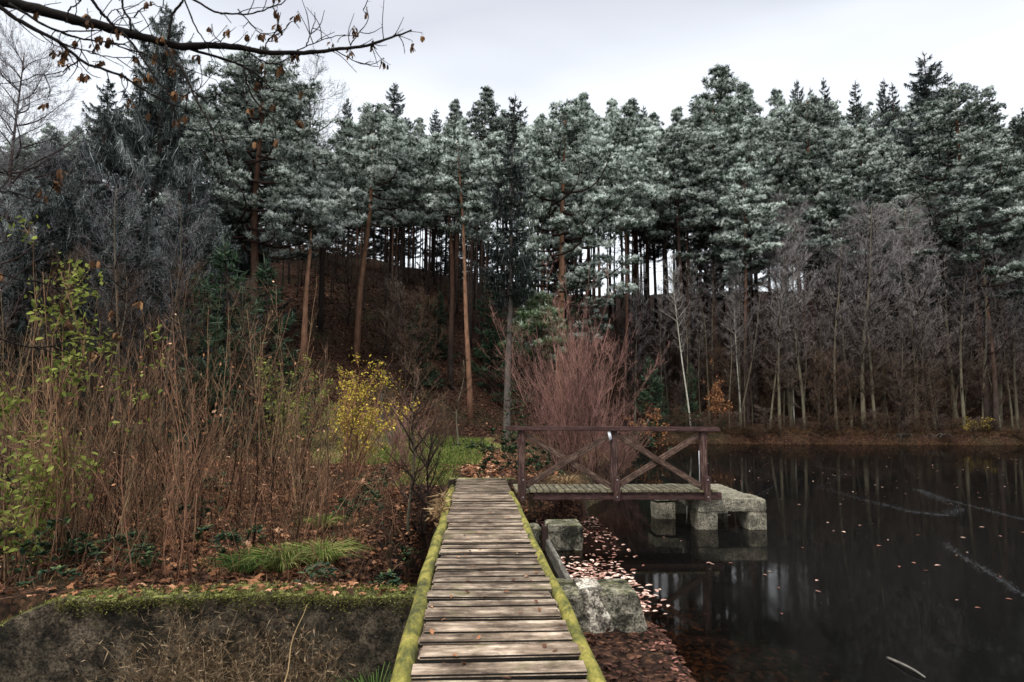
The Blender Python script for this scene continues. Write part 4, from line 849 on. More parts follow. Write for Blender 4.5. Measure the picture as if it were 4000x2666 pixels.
for k in range(26):
    px = 1540+k*31+rnd.uniform(-12,12); dp = rnd.uniform(41.6,44.5); b = at_y(px, 900, dp)
    place('bare_alder', SL[k%2], (b.x, dp, h1(b.x, dp)), rnd.uniform(0.7,1.15), rnd.uniform(0,6), 'slender young alder shoot standing between the bigger shore alders', 'alder tree', 'young alder shoots on the far shore', (rnd.gauss(0,0.04), rnd.gauss(0,0.07)))
BI = [bare(221, H=12, Rc=1.2, cs=0.45, r=0.075, nb=30, k=(5,5,3), bark='birch', frost=0.1, bend=0.5), bare(222, H=14, Rc=1.7, cs=0.5, r=0.09, nb=36, k=(6,5,3), bark='birch', frost=0.2, bend=0.35)]
for px, pb, yt, dp, kd, tl, lb in ((1578,945,590,42.5,0,-0.07,'thin white birch leaning left to the right of the red shrub'),(1692,985,640,43.2,0,0.02,'white birch stem in the middle of the three birches'),(1806,955,470,43.8,1,-0.02,'tallest white birch with a frosted top, rightmost of the three')):
    tree_at('birch_tree', BI[kd], px, yt, dp, 12 if kd == 0 else 14, lb, 'birch tree', 'white birches on the far shore', 0.3, 0.8, (0, tl))
# leaning pine trunks behind the shore
for px, yt, dp, tl, sd_, lb in ((1740,420,46,-0.05,141,'dark leaning pine trunk right of the double birch'),(1880,340,45,-0.12,142,'thick brown pine trunk leaning left behind the alders'),(1940,360,46,-0.08,143,'reddish pine trunk leaning left beside the thicker one'),(2190,380,47,-0.07,144,'pine trunk leaning left behind the right-hand alders'),(2330,360,46,-0.05,145,'pine trunk leaning left at the right edge')):
    b = at_y(px, 950, dp); zb = h1(b.x, dp); H = at_y(px, yt, dp).z-zb
    place('pine_tree', pine(sd_, H=H, cs=0.55, Rc=2.6, nl=28, r=0.24, frost=0.03), (b.x, dp, zb), 1, 0, lb, 'pine tree', 'leaning pines behind the far shore', (0, tl))
# understorey bushes
BU = [bare(241+k, H=4.2, Rc=1.5, cs=0.06, r=0.035, nb=24, k=(4,4,3), frost=f, bark='dark_bark', twig=tw_, tw=0.014, asc=1.0) for k, (f, tw_) in enumerate([(-0.1,'brown_twig'),(0.0,'alder_twig'),(0.0,'brown_twig')])]
for k in range(58):
    px = rnd.uniform(1380,2380) if k < 40 else rnd.uniform(560,1400); dp = rnd.uniform(41.3,50) if k < 40 else rnd.uniform(34,56)
    b = at_y(px, 900, dp); zb = h1(b.x, dp)
    place('bare_bush', BU[k%3], (b.x, dp, zb), rnd.uniform(0.6,1.3), rnd.uniform(0,6), 'low bare bush among the trunks '+('behind the far shore' if k < 40 else 'on the middle slope'), 'bush', 'bare bushes '+('behind the far shore' if k < 40 else 'on the middle slope'))
for k in range(34):
    px = 1500+k*26+rnd.uniform(-12,12); dp = rnd.uniform(40.9,41.7); b = at_y(px, 1000, dp)
    place('bare_bush', BU[k%3], (b.x, dp, h1(b.x, dp)-0.15), (rnd.uniform(0.5,0.8), rnd.uniform(0.22,0.4)), rnd.uniform(0,6), 'low dark brushwood clump leaning over the far water edge', 'bush', 'brushwood along the far water edge')
# frosted bare trees on the left
GL = [bare(251, H=14, Rc=3.0, cs=0.18, frost=0.0, k=(8,6,4), r=0.14, bark='dark_bark', twig='grey_twig', tw=0.009, nb=50), bare(252, H=14, Rc=2.4, cs=0.15, frost=-0.1, k=(5,4,3), r=0.12, bark='grey_bark', twig='grey_twig', tw=0.008, bend=0.8, nb=40)]
GL.append(bare(253, H=12, Rc=2.4, cs=0.1, frost=-0.1, k=(5,4,3), r=0.09, bark='grey_bark', twig='brown_twig', tw=0.008, bend=0.9, nb=40, asc=1.1))
for px, yt, dp, kd, lb in ((165,520,15.5,2,'brownish bare tree with ascending twigs behind the green leaved shrub'),(460,560,19,2,'brownish bare tree left of the young green spruces'),(590,600,20,2,'low brownish bare tree in front of the young green spruces'),(270,560,17,2,'thin brownish bare tree between the mossy forked stems'),(60,130,27,0,'frosted bare tree with a round lilac top at the upper left edge'),(10,330,21,1,'dark bare tree with frosted twigs at the left edge'),(300,430,18,1,'forked bare tree with mossy stems behind the green leaved shrub'),
     (400,470,19,1,'bare tree with a slanting mossy stem left of the young spruces')):
    tree_at('bare_tree', GL[kd], px, yt, dp, 14, lb, 'tree', 'bare trees on the left bank')
oak = bare(261, H=15, Rc=3.4, cs=0.3, frost=-0.25, k=(6,6,4), r=0.2, bark='dark_bark', twig='dark_twig', nb=26, bend=0.9, spread=0.7)
tree_at('oak_tree', oak, 755, 205, 40, 15, 'dark bare oak with crooked limbs between the two frosted pines left of centre', 'oak tree')
# ------------------------------------------------------------------ shrubs near the walkway
def shrub(seed, n, H, fan, mat, r=0.012, side=7, tone=(0.2,0.9), base=0.25, tw=0.008, curve=0.3, k2=3, fork=0.5, dense=0):
    global rng; keep = rng; rng = np.random.default_rng(seed); g = G(); tips = []
    for j_ in range(n):
        a = rng.uniform(0,6.28); f = min(abs(rng.normal(0,1))*fan, 1.7*fan, 0.8); L_ = H*rng.uniform(0.45,1.0)*(1-0.45*min(1,f)); ba = rng.uniform(0,6.28); br_ = base*math.sqrt(rng.uniform(0,1))
        s_ = np.linspace(0,1,9); d = np.array([math.cos(a), math.sin(a), 0]); sd0 = np.array([-d[1], d[0], 0])
        path = np.array([br_*math.cos(ba), br_*math.sin(ba), -0.05])+d*(f*L_*(s_+curve*s_**2))[:,None]+np.array([0,0,1])*(L_*s_)[:,None]+sd0*(0.035*L_*np.sin(s_*rng.uniform(3,11)))[:,None]+np.cumsum(rng.normal(0,0.006*L_,(9,3)),0)
        tn = max(0.0, rng.uniform(*tone)); rr = r*rng.uniform(0.6,1.4); g.tube(path, rr*(1-0.75*s_), 5, tn)
        m_ = side; u = rng.uniform(0.12,0.98,m_); P = along(path,u); T_ = nrm(along(path,np.minimum(1,u+0.05))-along(path,u-0.05)); D = nrm(T_+r3(m_)*fork+[0,0,0.15]); L2 = L_*0.28*(1.25-u)*rng.uniform(0.6,1.4,m_)
        g.spikes(P, D*(L2*0.5)[:,None], rr*0.85, tn); Q = P+D*(L2*0.42)[:,None]; D2 = nrm(D+[0,0,0.45]+rng.normal(size=(m_,3))*0.12); g.spikes(Q, D2*(L2*0.75)[:,None], rr*0.6, tn)
        p3,d3,l3 = kids(P,D,L2,k2,0.1,1.0,0.3,0.7,0.5,0.2); g.spikes(p3,d3*l3[:,None],tw,np.clip(tn+rng.normal(0,0.15,len(p3)),0,1))
        if dense:
            p4,d4,l4 = kids(p3,d3,l3,dense,0.1,1.0,0.4,0.9,0.45,0.25); g.blades(p4,d4*l4[:,None],tw*0.9,np.clip(tn+rng.normal(0,0.2,len(p4)),0,1))
        tips.append(p3+d3*l3[:,None]); tips.append(Q)
    rng = keep; return g, np.concatenate(tips)
def leafy(tips, n, sz, zlo=0, seed=0, templ=OVAL, spread=0.06, flt=None):
    g = G(); T_ = tips[tips[:,2] > zlo]
    if flt is not None: T_ = T_[flt(T_)]
    P = T_[rng.integers(0,len(T_),n)]+rng.normal(size=(n,3))*spread
    g.scatter(*templ, P, rotm(rng.uniform(0,6.28,n), rng.normal(1.0,0.6,n), rng.uniform(0,6.28,n)), rng.uniform(*sz,n), rng.uniform(0,1,n)); return g
# hazel thicket on the left bank
HZ = []
for k, (n, H, f) in enumerate(((13,3.6,0.26),(12,3.9,0.32),(14,3.1,0.4),(11,4.4,0.2),(14,2.7,0.5))):
    g, tp_h = shrub(301+k, n, H, f, 'hazel', 0.0100, 10, (-0.45,1.0), 0.9, 0.005, -0.1, 2, 0.85); HZ.append((g.mesh('stems', M['hazel']), leafy(tp_h, 26, (0.04,0.09), 0.2).mesh('withered_leaves', M['leaf_brown'])))
n_h = 0
FR = ['brown leafless hazel at the left edge, just behind the sloping end of the mossy wall','fan of bare hazel stems behind the bramble near the left end of the wall','bare hazel with slanting stems right of the left-end bramble, close to the wall','bare hazel standing behind the highest part of the mossy wall','bare hazel directly behind the tangle of dry weeds on the wall','low bare hazel left of the dark low grass tuft','small bare hazel beside the wide green grass tuft, last of the front row']
MI = ['bare hazel at the left edge behind the lower lime green shrub','bare hazel right beside the tall lime green shrub','bare hazel in the second row in front of the forked mossy tree','tall bare hazel in the second row above the left-end bramble','bare hazel in the second row in front of the young green spruces','bare hazel left of the dark concrete ledge','bare hazel leaning over the dark concrete ledge, last of the second row']
for row, (d0, cnt, x0, x1) in enumerate(((8.6,4,-6.9,-2.9),(9.8,7,-8.4,-2.7),(11.5,8,-9.7,-2.4),(13.3,7,-11,-2.6),(15.5,7,-12.5,-3.0))):
    for k in range(cnt):
        x = x0+(x1-x0)*(k+rnd.uniform(0.15,0.85))/cnt; y_ = d0+rnd.uniform(-0.6,0.6)
        s_ = rnd.uniform(0.85,1.22)*(0.8+0.2*min(1,row/2)); s_ *= 0.72+0.28*min(1, (-x)/6.0*1.1) if row < 2 else 1
        lab = (FR[::2] if row == 0 else MI)[k] if row < 2 else ('brown leafless hazel shrub in the front row of the thicket, just behind the mossy wall','brown leafless hazel shrub in the middle of the thicket left of the boardwalk','brown leafless hazel shrub at the back of the thicket, in front of the spruces')[min(2,row//2)]
        o = place('hazel_shrub', HZ[(k+row)%5], (x,y_,h1(x,y_)), s_, rnd.uniform(0,6.28), lab, 'shrub', ('front hazel shrubs','middle hazel shrubs','back hazel shrubs')[min(2,row//2)], (rnd.gauss(0,0.05), rnd.gauss(0.03,0.06)), ('stems','withered_leaves')); n_h += 1
def shrub_thing(name, px, py, depth, g, tips, mat, label, cat='shrub', leaves=None, z=None):
    p = at_y(px, py, depth); zz = h1(p.x, depth) if z is None else z
    o = empty(name, (p.x, depth, zz), label, cat); g.build('stems', M[mat], o)
    if leaves: leaves[0].build('leaves', M[leaves[1]], o)
    return o
g, tp = shrub(331, 16, 4.5, 0.16, 'hazel', 0.013, 8); lv = leafy(tp, 1300, (0.05,0.10), 0.8, flt=lambda T_: (np.sin(T_[:,0]*3+T_[:,2]*2.2) > -0.2))
shrub_thing('green_leaved_shrub', 150, 900, 8.6, g, tp, 'hazel', 'tall shrub with lime green leaves at the left edge of the thicket', leaves=(lv,'leaf_green'))
g, tp = shrub(332, 14, 2.0, 0.3, 'hazel', 0.011, 7); lv = leafy(tp, 500, (0.06,0.10), 0.1)
shrub_thing('green_leaved_shrub', 60, 1000, 8.0, g, tp, 'hazel', 'lower lime green leaved shrub at the far left edge', leaves=(lv,'leaf_green'))
g, tp = shrub(333, 24, 3.5, 0.40, 'hazel', 0.014, 9); lv = leafy(tp, 2200, (0.045,0.09), 0.6)
shrub_thing('yellow_leaved_shrub', 815, 900, 16.0, g, tp, 'hazel', 'shrub with bright yellow leaves at the right end of the thicket', leaves=(lv,'leaf_yellow'))
g, tp = shrub(334, 20, 3.2, 0.25, 'hazel', 0.014, 9); lv = leafy(tp, 1500, (0.05,0.10), 0.4)
shrub_thing('green_leaved_shrub', 665, 900, 17.0, g, tp, 'hazel', 'yellow green leaved shrub behind the stems left of the yellow shrub', leaves=(lv,'leaf_green'))
g, tp = shrub(335, 105, 6.3, 0.42, 'red', 0.009, 11, (0.0,1.0), 0.6, 0.0075, 0.12, 4, 0.6, 3)
shrub_thing('red_twigged_shrub', 1318, 1000, 17.5, g, tp, 'red_twig', 'large fan shaped shrub with bare reddish pink twigs behind the footbridge', z=-0.35)
g, tp = shrub(336, 50, 2.9, 0.55, 'red', 0.012, 10, (0.1,0.7), 0.5, 0.009, 0.1, 4, 0.5, 2)
shrub_thing('waterside_shrub', 1400, 1000, 20.5, g, tp, 'red_twig', 'low brownish pink shrub spreading over the water, right of the fan shaped one', z=-0.5)
g, tp = shrub(337, 16, 2.3, 0.4, 'grey', 0.012, 9, (0.3,1.0), 0.4, 0.009, 0.2, 4, 0.5, 3)
shrub_thing('pale_shrub', 930, 1000, 17.5, g, tp, 'red_twig', 'thin pinkish shrub with a pale stem to the left of the grass patch')
g, tp = shrub(338, 30, 2.4, 0.45, 'br', 0.010, 9, (0.1,0.8), 0.8, 0.008, 0.2, 4, 0.5, 2)
shrub_thing('brown_shrub', 1010, 1000, 26, g, tp, 'brown_twig', 'low brown tangled shrub behind the grass patch')
g, tp = shrub(339, 30, 2.3, 0.45, 'br', 0.010, 9, (0.3,1.0), 0.8, 0.008, 0.2, 4, 0.5, 2)
shrub_thing('frosty_shrub', 865, 1000, 24, g, tp, 'grey_twig', 'grey frosted shrub with upright twigs behind the yellow shrub')
# young tree left of the walkway end
yt_ = bare(341, H=3.1, Rc=0.85, cs=0.28, r=0.03, nb=18, k=(3,3,2), bark='grey_bark', twig='brown_twig', tw=0.008, asc=1.2, up=0.4, bend=0.12)
p = at_y(948, 1180, 12.6); place('sapling', yt_, (p.x,12.6,h1(p.x,12.6)), 1.0, 0, 'young tree with a grey green stem on the bank left of the boardwalk end', 'sapling')
yt2 = bare(342, H=2.2, Rc=0.75, cs=0.2, r=0.022, nb=18, k=(4,3,2), bark='dark_bark', twig='dark_twig', tw=0.007, asc=1.3, up=0.4, bend=0.2)
p = at_y(985, 1180, 12.2); place('sapling', yt2, (p.x,12.2,h1(p.x,12.2)), 1.0, 0, 'thin black stemmed sapling just right of the grey green one', 'sapling')
yt3 = bare(343, H=3.4, Rc=0.7, cs=0.35, r=0.03, nb=14, k=(3,3,2), bark='grey_bark', twig='brown_twig', tw=0.008, asc=0.9, bend=0.2)
p = at_y(1052, 950, 25); place('sapling', yt3, (p.x,25,h1(p.x,25)), 1.0, 0, 'slender green stemmed sapling at the back of the grass patch', 'sapling')
g, tp = shrub(344, 9, 3.2, 0.22, 'or', 0.014, 9, (0.2,0.6), 0.3); lv = leafy(tp, 1300, (0.06,0.11), 0.8)
shrub_thing('beech_sapling', 1655, 900, 42.5, g, tp, 'brown_twig', 'small beech with orange leaves left of the double birch on the far shore', 'sapling', (lv,'leaf_orange')).scale = (1.3,1.3,1.5)
g, tp = shrub(345, 9, 3.0, 0.4, 'or', 0.014, 9, (0.2,0.6), 0.3); lv = leafy(tp, 700, (0.09,0.15), 0.3)
shrub_thing('beech_sapling', 1500, 900, 36, g, tp, 'brown_twig', 'low beech with orange leaves behind the red shrub', 'sapling', (lv,'leaf_orange')).scale = (1.3,1.3,1.1)
g, tp = shrub(346, 12, 1.5, 0.5, 'y', 0.012, 7, (0.2,0.6), 0.5); lv = leafy(tp, 700, (0.06,0.12), 0.1)
shrub_thing('yellow_bush', 2255, 960, 42.0, g, tp, 'brown_twig', 'low yellowish bush at the water edge near the right edge', 'bush', (lv,'leaf_yellow')).scale = (1.5,1.2,1.0)
# brambles
TRI = (OVAL[0], OVAL[1])
def bramble(px, py, zz, n, H, spread, label, nl=260, depth=None, seed=0, sz=(0.065,0.11)):
    nl = int(nl*1.3)
    p = at_z(px, py, zz) if depth is None else at_y(px, py, depth)
    root = empty('bramble_bush', (p.x,p.y,h1(p.x,p.y)), label, 'bramble', 'brambles'); g = G(); lf = G(); PP = []
    for j_ in range(n):
        a = rng.uniform(0,6.28); L_ = spread*rng.uniform(0.6,1.3); s_ = np.linspace(0,1,12); d = np.array([math.cos(a), math.sin(a), 0])
        path = np.array([*rng.normal(0,spread*0.25,2),0])+d*(L_*s_)[:,None]+np.array([0,0,1])*(H*rng.uniform(0.5,1.2)*np.sin(s_*2.7))[:,None]+rng.normal(0,0.012,(12,3)); g.tube(path, 0.004*(1.2-s_*0.7), 4, 0.5); PP.append(along(path, rng.uniform(0.2,1,14)))
    P = np.concatenate(PP); c = P[rng.integers(0,len(P),nl//3)]
    for k in range(3):
        a = rng.uniform(0,6.28,len(c)); Q = c+np.stack([np.cos(a),np.sin(a),0.3*np.sin(a*2)],-1)*0.04
        lf.scatter(*OVAL, Q, rotm(a-1.57, rng.normal(0.35,0.35,len(c))), rng.uniform(*sz,len(c)), rng.beta(1.6,1.6,len(c)))
    g.build('stems', M['red_twig'], root); lf.build('leaves', M['bramble'], root)
bramble(130,1290,-0.42,9,0.45,0.6,'dark green bramble at the left end of the mossy wall',420)
bramble(330,1180,-0.42,8,0.5,0.55,'dark green bramble among the front hazel stems',360)
bramble(450,1240,-0.42,7,0.4,0.5,'bramble with large dark leaves between the wall and the hazel stems',280)
bramble(640,1080,-0.25,6,0.5,0.5,'small bramble growing over the dark concrete ledge',220)
bramble(700,1010,-0.2,5,0.9,0.7,'tall arching bramble with dark leaves above the leafy bank',200)
bramble(830,1190,-0.35,9,0.45,0.6,'tangled bramble with red tinged leaves below the grey green sapling',420)
bramble(960,1190,-0.4,7,0.4,0.4,'bramble at the left side of the boardwalk near the log',260)
bramble(1165,1060,-0.2,14,1.15,0.55,'tall ivy green bramble behind the left end of the railing',900,13.9)
bramble(1240,1090,-0.2,9,0.7,0.6,'bramble growing behind the first cross brace of the railing',420,15.0)
bramble(1210,1000,-0.2,10,1.8,0.9,'climbing bramble at the foot of the red shrub',420,17)
bramble(1110,1000,-0.2,8,0.5,0.8,'low bramble on the right side of the path',300,21)
bramble(745,1330,-0.38,5,0.18,0.3,'purple tinged bramble trailing over the mossy wall',60)
for px, py, dp, n_, H_, sp_r, lb, nl_ in ((40,1300,8.0,9,0.6,0.6,'bramble at the left edge behind the low end of the wall',420),(220,1330,7.8,8,0.4,0.6,'low bramble spilling towards the mossy wall top on the left',360),(560,1250,8.6,7,0.4,0.5,'bramble beside the wide green grass tuft',260),
      (120,1150,10.5,8,0.8,0.6,'bramble among the stems below the green leaved shrub',360),(520,1120,12,6,0.6,0.6,'bramble between the middle hazel shrubs and the ledge',240),(860,1280,8.6,7,0.3,0.4,'low dark bramble in the corner of wall and boardwalk',240),(880,1100,13.2,6,0.6,0.5,'bramble with mixed red and green leaves behind the saplings',260)):
    bramble(px, py, -0.3, n_, H_, sp_r, lb, nl_, dp)
g = G()
for k in range(1050):
    Y = rng.uniform(7.5,15); X = rng.uniform(-1.0*Y*0.72,-1.3); a = rng.uniform(0,6.28); s_ = np.linspace(0,1,8); L_ = rng.uniform(0.25,1.5); d = np.array([math.cos(a),math.sin(a),0])*rng.uniform(0.1,1.0)
    g.tube(np.array([X,Y,h1(X,Y)-0.02])+d*(L_*s_)[:,None]+np.array([0,0,1])*(L_*0.9*np.sin(s_*rng.uniform(1.2,2.8)))[:,None]+np.cumsum(rng.normal(0,0.008,(8,3)),0), rng.uniform(0.0018,0.004), 3, rng.uniform(0,0.9))
tag(g.build('dead_stems', M['hazel']), 'thin dead stems arching through the undergrowth on the left bank', 'dead stems', None, 'stuff')
g = G(); X,Y = reg(5200, -11,-1.3, 7.4,16, keep=lambda X,Y: rng.uniform(size=len(X)) < np.clip(0.05+0.9*wob(X+9,Y,1.3),0.0,1)); n = len(X)
g.scatter(*OVAL, np.stack([X,Y,h(X,Y)+rng.uniform(0.02,0.22,n)],-1), rotm(rng.uniform(0,6.28,n), rng.normal(0.3,0.5,n), rng.uniform(0,6.28,n)), rng.uniform(0.025,0.06,n), rng.uniform(0,0.95,n))
tag(g.build('ground_cover', M['bramble']), 'patches of small dark green leaves over the leaf litter', 'ground cover', None, 'stuff')
# dry weeds at the foot of the wall
def weeds(px, py, zz, n, H, rad, label, depth=None, tn=(0,1)):
    p = at_y(px, py, 6.4); root = (p.x, 6.4, h1(p.x,6.4)); g = G()
    for j_ in range(n):
        a = rng.uniform(0,6.28); s_ = np.linspace(0,1,8); L_ = H*rng.uniform(0.4,1.1); d = np.array([math.cos(a), math.sin(a), 0])*rad
        path = np.array([*rng.normal(0,rad*0.5,2),0])+d*(s_**1.3)[:,None]+np.array([0,0,1])*(L_*np.sin(s_*rng.uniform(1.0,2.5)))[:,None]+np.cumsum(rng.normal(0,0.014,(8,3)),0); g.tube(path, rng.uniform(0.0015,0.0032)*(1.2-s_), 3, rng.uniform(*tn))
        P = path[rng.integers(2,8,9)]; g.blades(P, r3(9)*rng.uniform(0.03,0.10,(9,1)), 0.012, rng.uniform(*tn,9)); g.spikes(P, r3(9)*rng.uniform(0.04,0.14,(9,1)), 0.003, rng.uniform(*tn,9))
    o = g.build('dry_weeds', M['weed']); o.location = root; return tag(o, label, 'weeds', 'dry weeds')
weeds(450,1560,-1.3,190,0.95,0.62,'tangle of dry brown weeds covering the middle of the concrete wall')
weeds(610,1560,-1.3,120,0.75,0.5,'tangle of dry brown weeds right of the middle of the wall')
weeds(400,1568,-1.3,80,0.7,0.35,'dry brown weeds at the foot of the wall, leftmost tangle')
weeds(720,1568,-1.3,60,0.5,0.3,'thin dry weeds beside the drooping green grass tuft')
for a_, b_, lb in (((700,1330,-0.0),(640,1600,-1.2),'pale dry stalk leaning right in front of the wall'),((455,1500,-0.6),(520,1610,-1.3),'pale dry stalk bending left in front of the wall')):
    q = at_y(a_[0],a_[1]+60,5.9); p = at_y(b_[0],b_[1],5.2); g = G(); s_ = np.linspace(0,1,9)[:,None]; g.tube(np.array(p[:])*(1-s_)+np.array(q[:])*s_-np.array(p[:])+np.array([[0.02*math.sin(k),0,0] for k in range(9)]), np.linspace(0.007,0.003,9), 5, 0.7)
    o = g.build('dry_stalk', M['straw']); o.location = p; tag(o, lb, 'stalk')
# reeds and twigs hanging in the water near the red shrub; roots at the far shore
g = G()
for k in range(40):
    x0_ = at_z(1985,1010,WZ).x+rng.normal(0,1.0); a = rng.uniform(0,6.28); s_ = np.linspace(0,1,6)
    g.tube(np.stack([x0_+math.cos(a)*0.9*s_, 41.2-0.6*abs(math.sin(a))*s_, -0.3+0.5*np.sin(s_*2.4)-0.5*s_],-1), 0.03*(1.1-s_), 4, 0.6)
tag(g.build('root_clump', M['pale_bark']), 'clump of exposed pale roots at the water edge under the alders', 'roots')
q1 = at_z(2040,1515,WZ); q2 = at_z(2125,1560,WZ); g = G(); s_ = np.linspace(0,1,8)
g.tube(np.stack([(q2.x-q1.x)*s_, (q2.y-q1.y)*s_-0.05*np.sin(s_*3), 0.012+0.02*np.sin(s_*3)],-1), 0.012*(1.2-s_*0.6), 6, 0.9); o = g.build('floating_stick', M['pale_bark']); o.location = q1; tag(o, 'pale bent stick floating on the dark pond in the lower right', 'stick')
# ------------------------------------------------------------------ overhanging maple
def z1(x, y): return (x*0.35, y*0.35)   # detail-view pixels -> photo columns used here
root = empty('maple_tree', (-4.6,3.6,h1(-4.6,3.6)), 'leafless maple whose dark branches with brown seed bunches hang across the upper left sky', 'maple tree')
ro = np.array(root.location); T = G(); TW = G(); SE = G()
tp_ = np.array([(-4.6,3.6,-1.5),(-4.62,3.62,0.5),(-4.55,3.65,2.0),(-4.5,3.7,3.4),(-4.6,3.8,5.2),(-4.4,3.9,7.5)]); T.tube(tp_-ro, [0.2,0.17,0.155,0.14,0.11,0.05], 14, 0.5, 0.04)
br_specs = [ # polyline in detail-view pixels, start/end radius, depth start/end
 ([(-300,-40),(0,5),(150,35),(450,120),(620,160),(800,205),(1000,260),(1180,305),(1400,300),(1600,315),(1750,345),(2000,345),(2200,325),(2400,300),(2560,250),(2700,200)],0.026,0.004,3.7,4.3),
 ([(-250,-60),(0,50),(170,160),(370,265),(500,370),(600,430),(780,490),(900,560),(1030,640),(1200,710),(1240,720)],0.013,0.003,3.6,4.0),
 ([(60,20),(230,130),(370,200),(480,240),(600,265),(715,275),(830,300)],0.008,0.004,3.7,3.9),
 ([(370,205),(520,205),(660,200)],0.005,0.003,3.7,3.8),
 ([(1090,300),(1140,400),(1200,460),(1260,590),(1310,700),(1400,860),(1410,960)],0.010,0.003,3.9,3.7),
 ([(1240,320),(1500,400),(1600,440),(1700,500),(1790,590),(1900,600)],0.009,0.003,4.0,4.2),
 ([(1600,440),(1640,600),(1740,720),(1830,740)],0.007,0.003,4.0,4.1),
 ([(1210,-30),(1190,20),(1130,100),(1110,260)],0.006,0.008,3.9,3.9),
 ([(1200,-30),(1280,170),(1350,270),(1400,280),(1480,250)],0.005,0.002,3.9,4.0),
 ([(1240,-20),(1400,70),(1500,90),(1650,85),(1800,40),(1900,-10)],0.007,0.003,3.9,4.1),
 ([(590,-20),(650,60),(700,120),(770,185)],0.009,0.008,3.7,3.8),
 ([(800,-20),(810,60),(850,130),(860,200)],0.006,0.006,3.8,3.8),
 ([(800,210),(900,330),(960,420),(1060,560),(1200,630),(1260,590)],0.006,0.003,3.8,3.9),
 ([(720,275),(800,310),(960,360),(1080,440),(1200,460)],0.005,0.002,3.8,3.9),
 ([(370,270),(450,300),(540,330),(700,370),(860,380),(960,360)],0.005,0.002,3.7,3.9),
 ([(520,395),(440,450),(380,480),(280,490),(220,490)],0.004,0.002,3.7,3.6),
 ([(1600,310),(1700,390),(1800,420),(1900,380),(2000,345)],0.005,0.003,4.0,4.2),
 ([(1560,60),(1640,150),(1720,220),(1840,200)],0.004,0.002,4.0,4.1),
 ([(2010,300),(2040,220),(2070,130),(2065,80)],0.004,0.002,4.2,4.2),
 ([(1950,330),(2020,300),(2150,250),(2250,230),(2353,240)],0.004,0.002,4.2,4.3),
 ([(1740,340),(1760,260),(1850,210),(1920,140),(1970,190)],0.004,0.002,4.1,4.2),
 ([(2200,330),(2353,410),(2480,440)],0.004,0.002,4.2,4.3),
 ([(2300,300),(2353,220),(2420,120),(2380,60)],0.004,0.002,4.2,4.2),
 ([(1260,590),(1330,640),(1450,620),(1500,590)],0.004,0.002,3.9,4.0),
 ([(430,150),(460,60),(520,20),(530,-20)],0.004,0.004,3.7,3.7),
 ([(880,110),(930,60),(1000,30),(1090,60)],0.004,0.002,3.8,3.8),
 ([(-100,1110),(0,1130),(200,1100),(330,1090)],0.003,0.0015,3.3,3.5),([(-100,1280),(60,1260),(240,1320),(400,1380)],0.004,0.002,3.3,3.5),
 ([(-100,1760),(60,1820),(250,1850),(430,1900),(640,1830),(720,1810)],0.004,0.002,3.2,3.6),([(-100,2180),(100,2260),(300,2280),(500,2230),(800,2230),(860,2190)],0.004,0.002,3.2,3.7),
 ([(700,120),(750,60),(800,90)],0.003,0.002,3.8,3.8),
]
def zpt(x, y, d): return np.array(at_y(x*1400/2353*2353/4000, y*1400/2353*2353/4000, d)[:])-ro
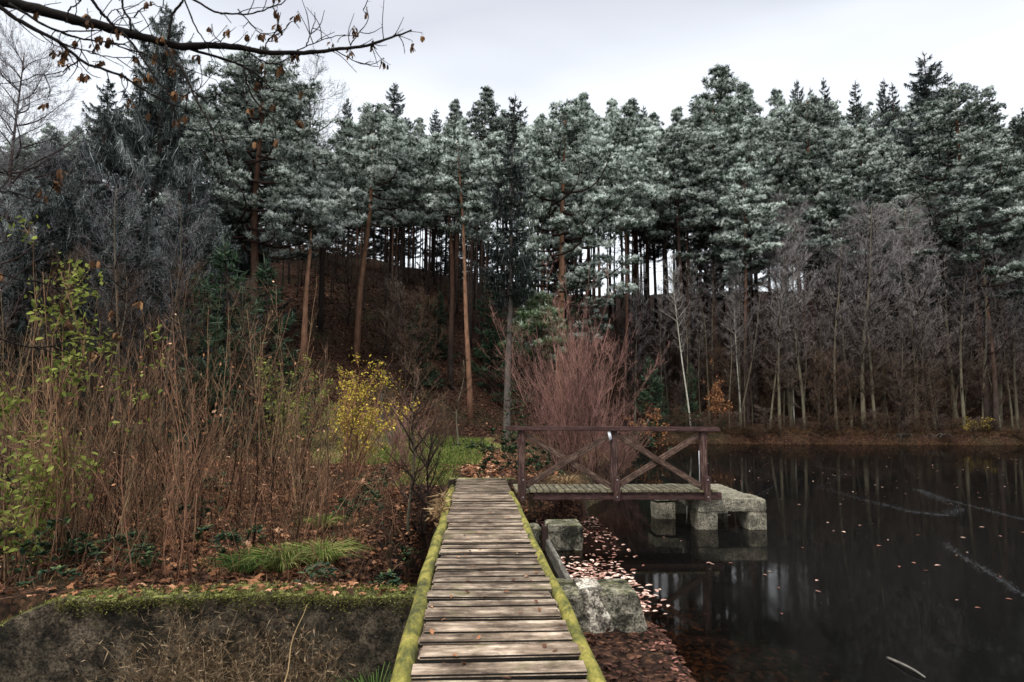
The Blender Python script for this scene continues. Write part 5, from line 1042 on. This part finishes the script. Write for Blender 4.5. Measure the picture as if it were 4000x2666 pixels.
for pl, r0, r1, d0, d1 in br_specs:
    m_ = len(pl); pts = np.array([zpt(a, b, d0+(d1-d0)*k/(m_-1)) for k, (a,b) in enumerate(pl)])
    # refine and roughen
    s_ = np.linspace(0,m_-1,m_*4); i0 = np.minimum(s_.astype(int),m_-2); f = (s_-i0)[:,None]
    pm = np.vstack([2*pts[0]-pts[1], pts, 2*pts[-1]-pts[-2]]); a_,b_,c_,e_ = pm[i0],pm[i0+1],pm[i0+2],pm[i0+3]
    Q = 0.5*((2*b_)+(-a_+c_)*f+(2*a_-5*b_+4*c_-e_)*f**2+(-a_+3*b_-3*c_+e_)*f**3)+rng.normal(0,0.0022,(len(s_),3)); rr = r0+(r1-r0)*s_/(m_-1); rr = rr*(1+0.12*(rng.uniform(size=len(s_)) > 0.75))
    T.tube(Q, rr*(1.4 if r0 > 0.02 else 1.05), 8, 0.3)
    Ltot = np.linalg.norm(np.diff(Q,axis=0),axis=1).sum(); nt_ = max(2,int(Ltot*12.0))
    for k in range(nt_):
        u = rng.uniform(0.12,1.0); p_ = along(Q,np.array([u]))[0]; t_ = nrm(along(Q,np.array([min(1,u+.03)]))-along(Q,np.array([u-.03])))[0]
        d = nrm(t_*0.7+np.array([rng.normal()*0.7, rng.normal()*0.4, rng.normal()*0.9])); L_ = rng.uniform(0.07,0.26); ss = np.linspace(0,1,6)[:,None]; ax = r3(1)[0]
        tw_ = p_+d*L_*ss+ax*0.12*L_*np.sin(ss*4)+np.array([0,0,0.10])*L_*ss**2; TW.tube(tw_, np.linspace(0.0036,0.0018,6), 4, 0.2)
        for q_ in tw_[[2,4]]: TW.spikes(q_[None], (r3(1)*0.6+d*0.5)*rng.uniform(0.03,0.08), 0.0025, 0.2)
        if rng.uniform() < 0.5:
            e0 = tw_[-1]; ns = rng.integers(3,8)
            for z_ in range(ns):
                hang = np.array([rng.normal(0,0.3), rng.normal(0,0.3), -1.0]); st_ = e0+nrm(hang)*rng.uniform(0.02,0.055); TW.spikes(e0[None], (st_-e0)[None], 0.0014, 0.3)
                n = 2; SE.scatter([(0,0,0),(0.012,0.002,-0.010),(0.013,0,-0.034),(0,0.002,-0.042),(-0.005,0,-0.02)], [(0,1,2),(0,2,3),(0,3,4)], np.repeat(st_[None],n,0), rotm(rng.uniform(0,6.28,n), rng.normal(0.0,0.45,n)), np.array([1.0,0.95])*rng.uniform(0.85,1.25), rng.beta(1.3,1.8)+np.zeros(n))
T.build('trunk', M['dark_twig'], root, True); TW.build('twigs', M['dark_twig'], root); SE.build('seeds', M['samara'], root)
for c_ in root.children:
    if c_.name.startswith(('seeds','twigs')): c_['kind'] = 'stuff'
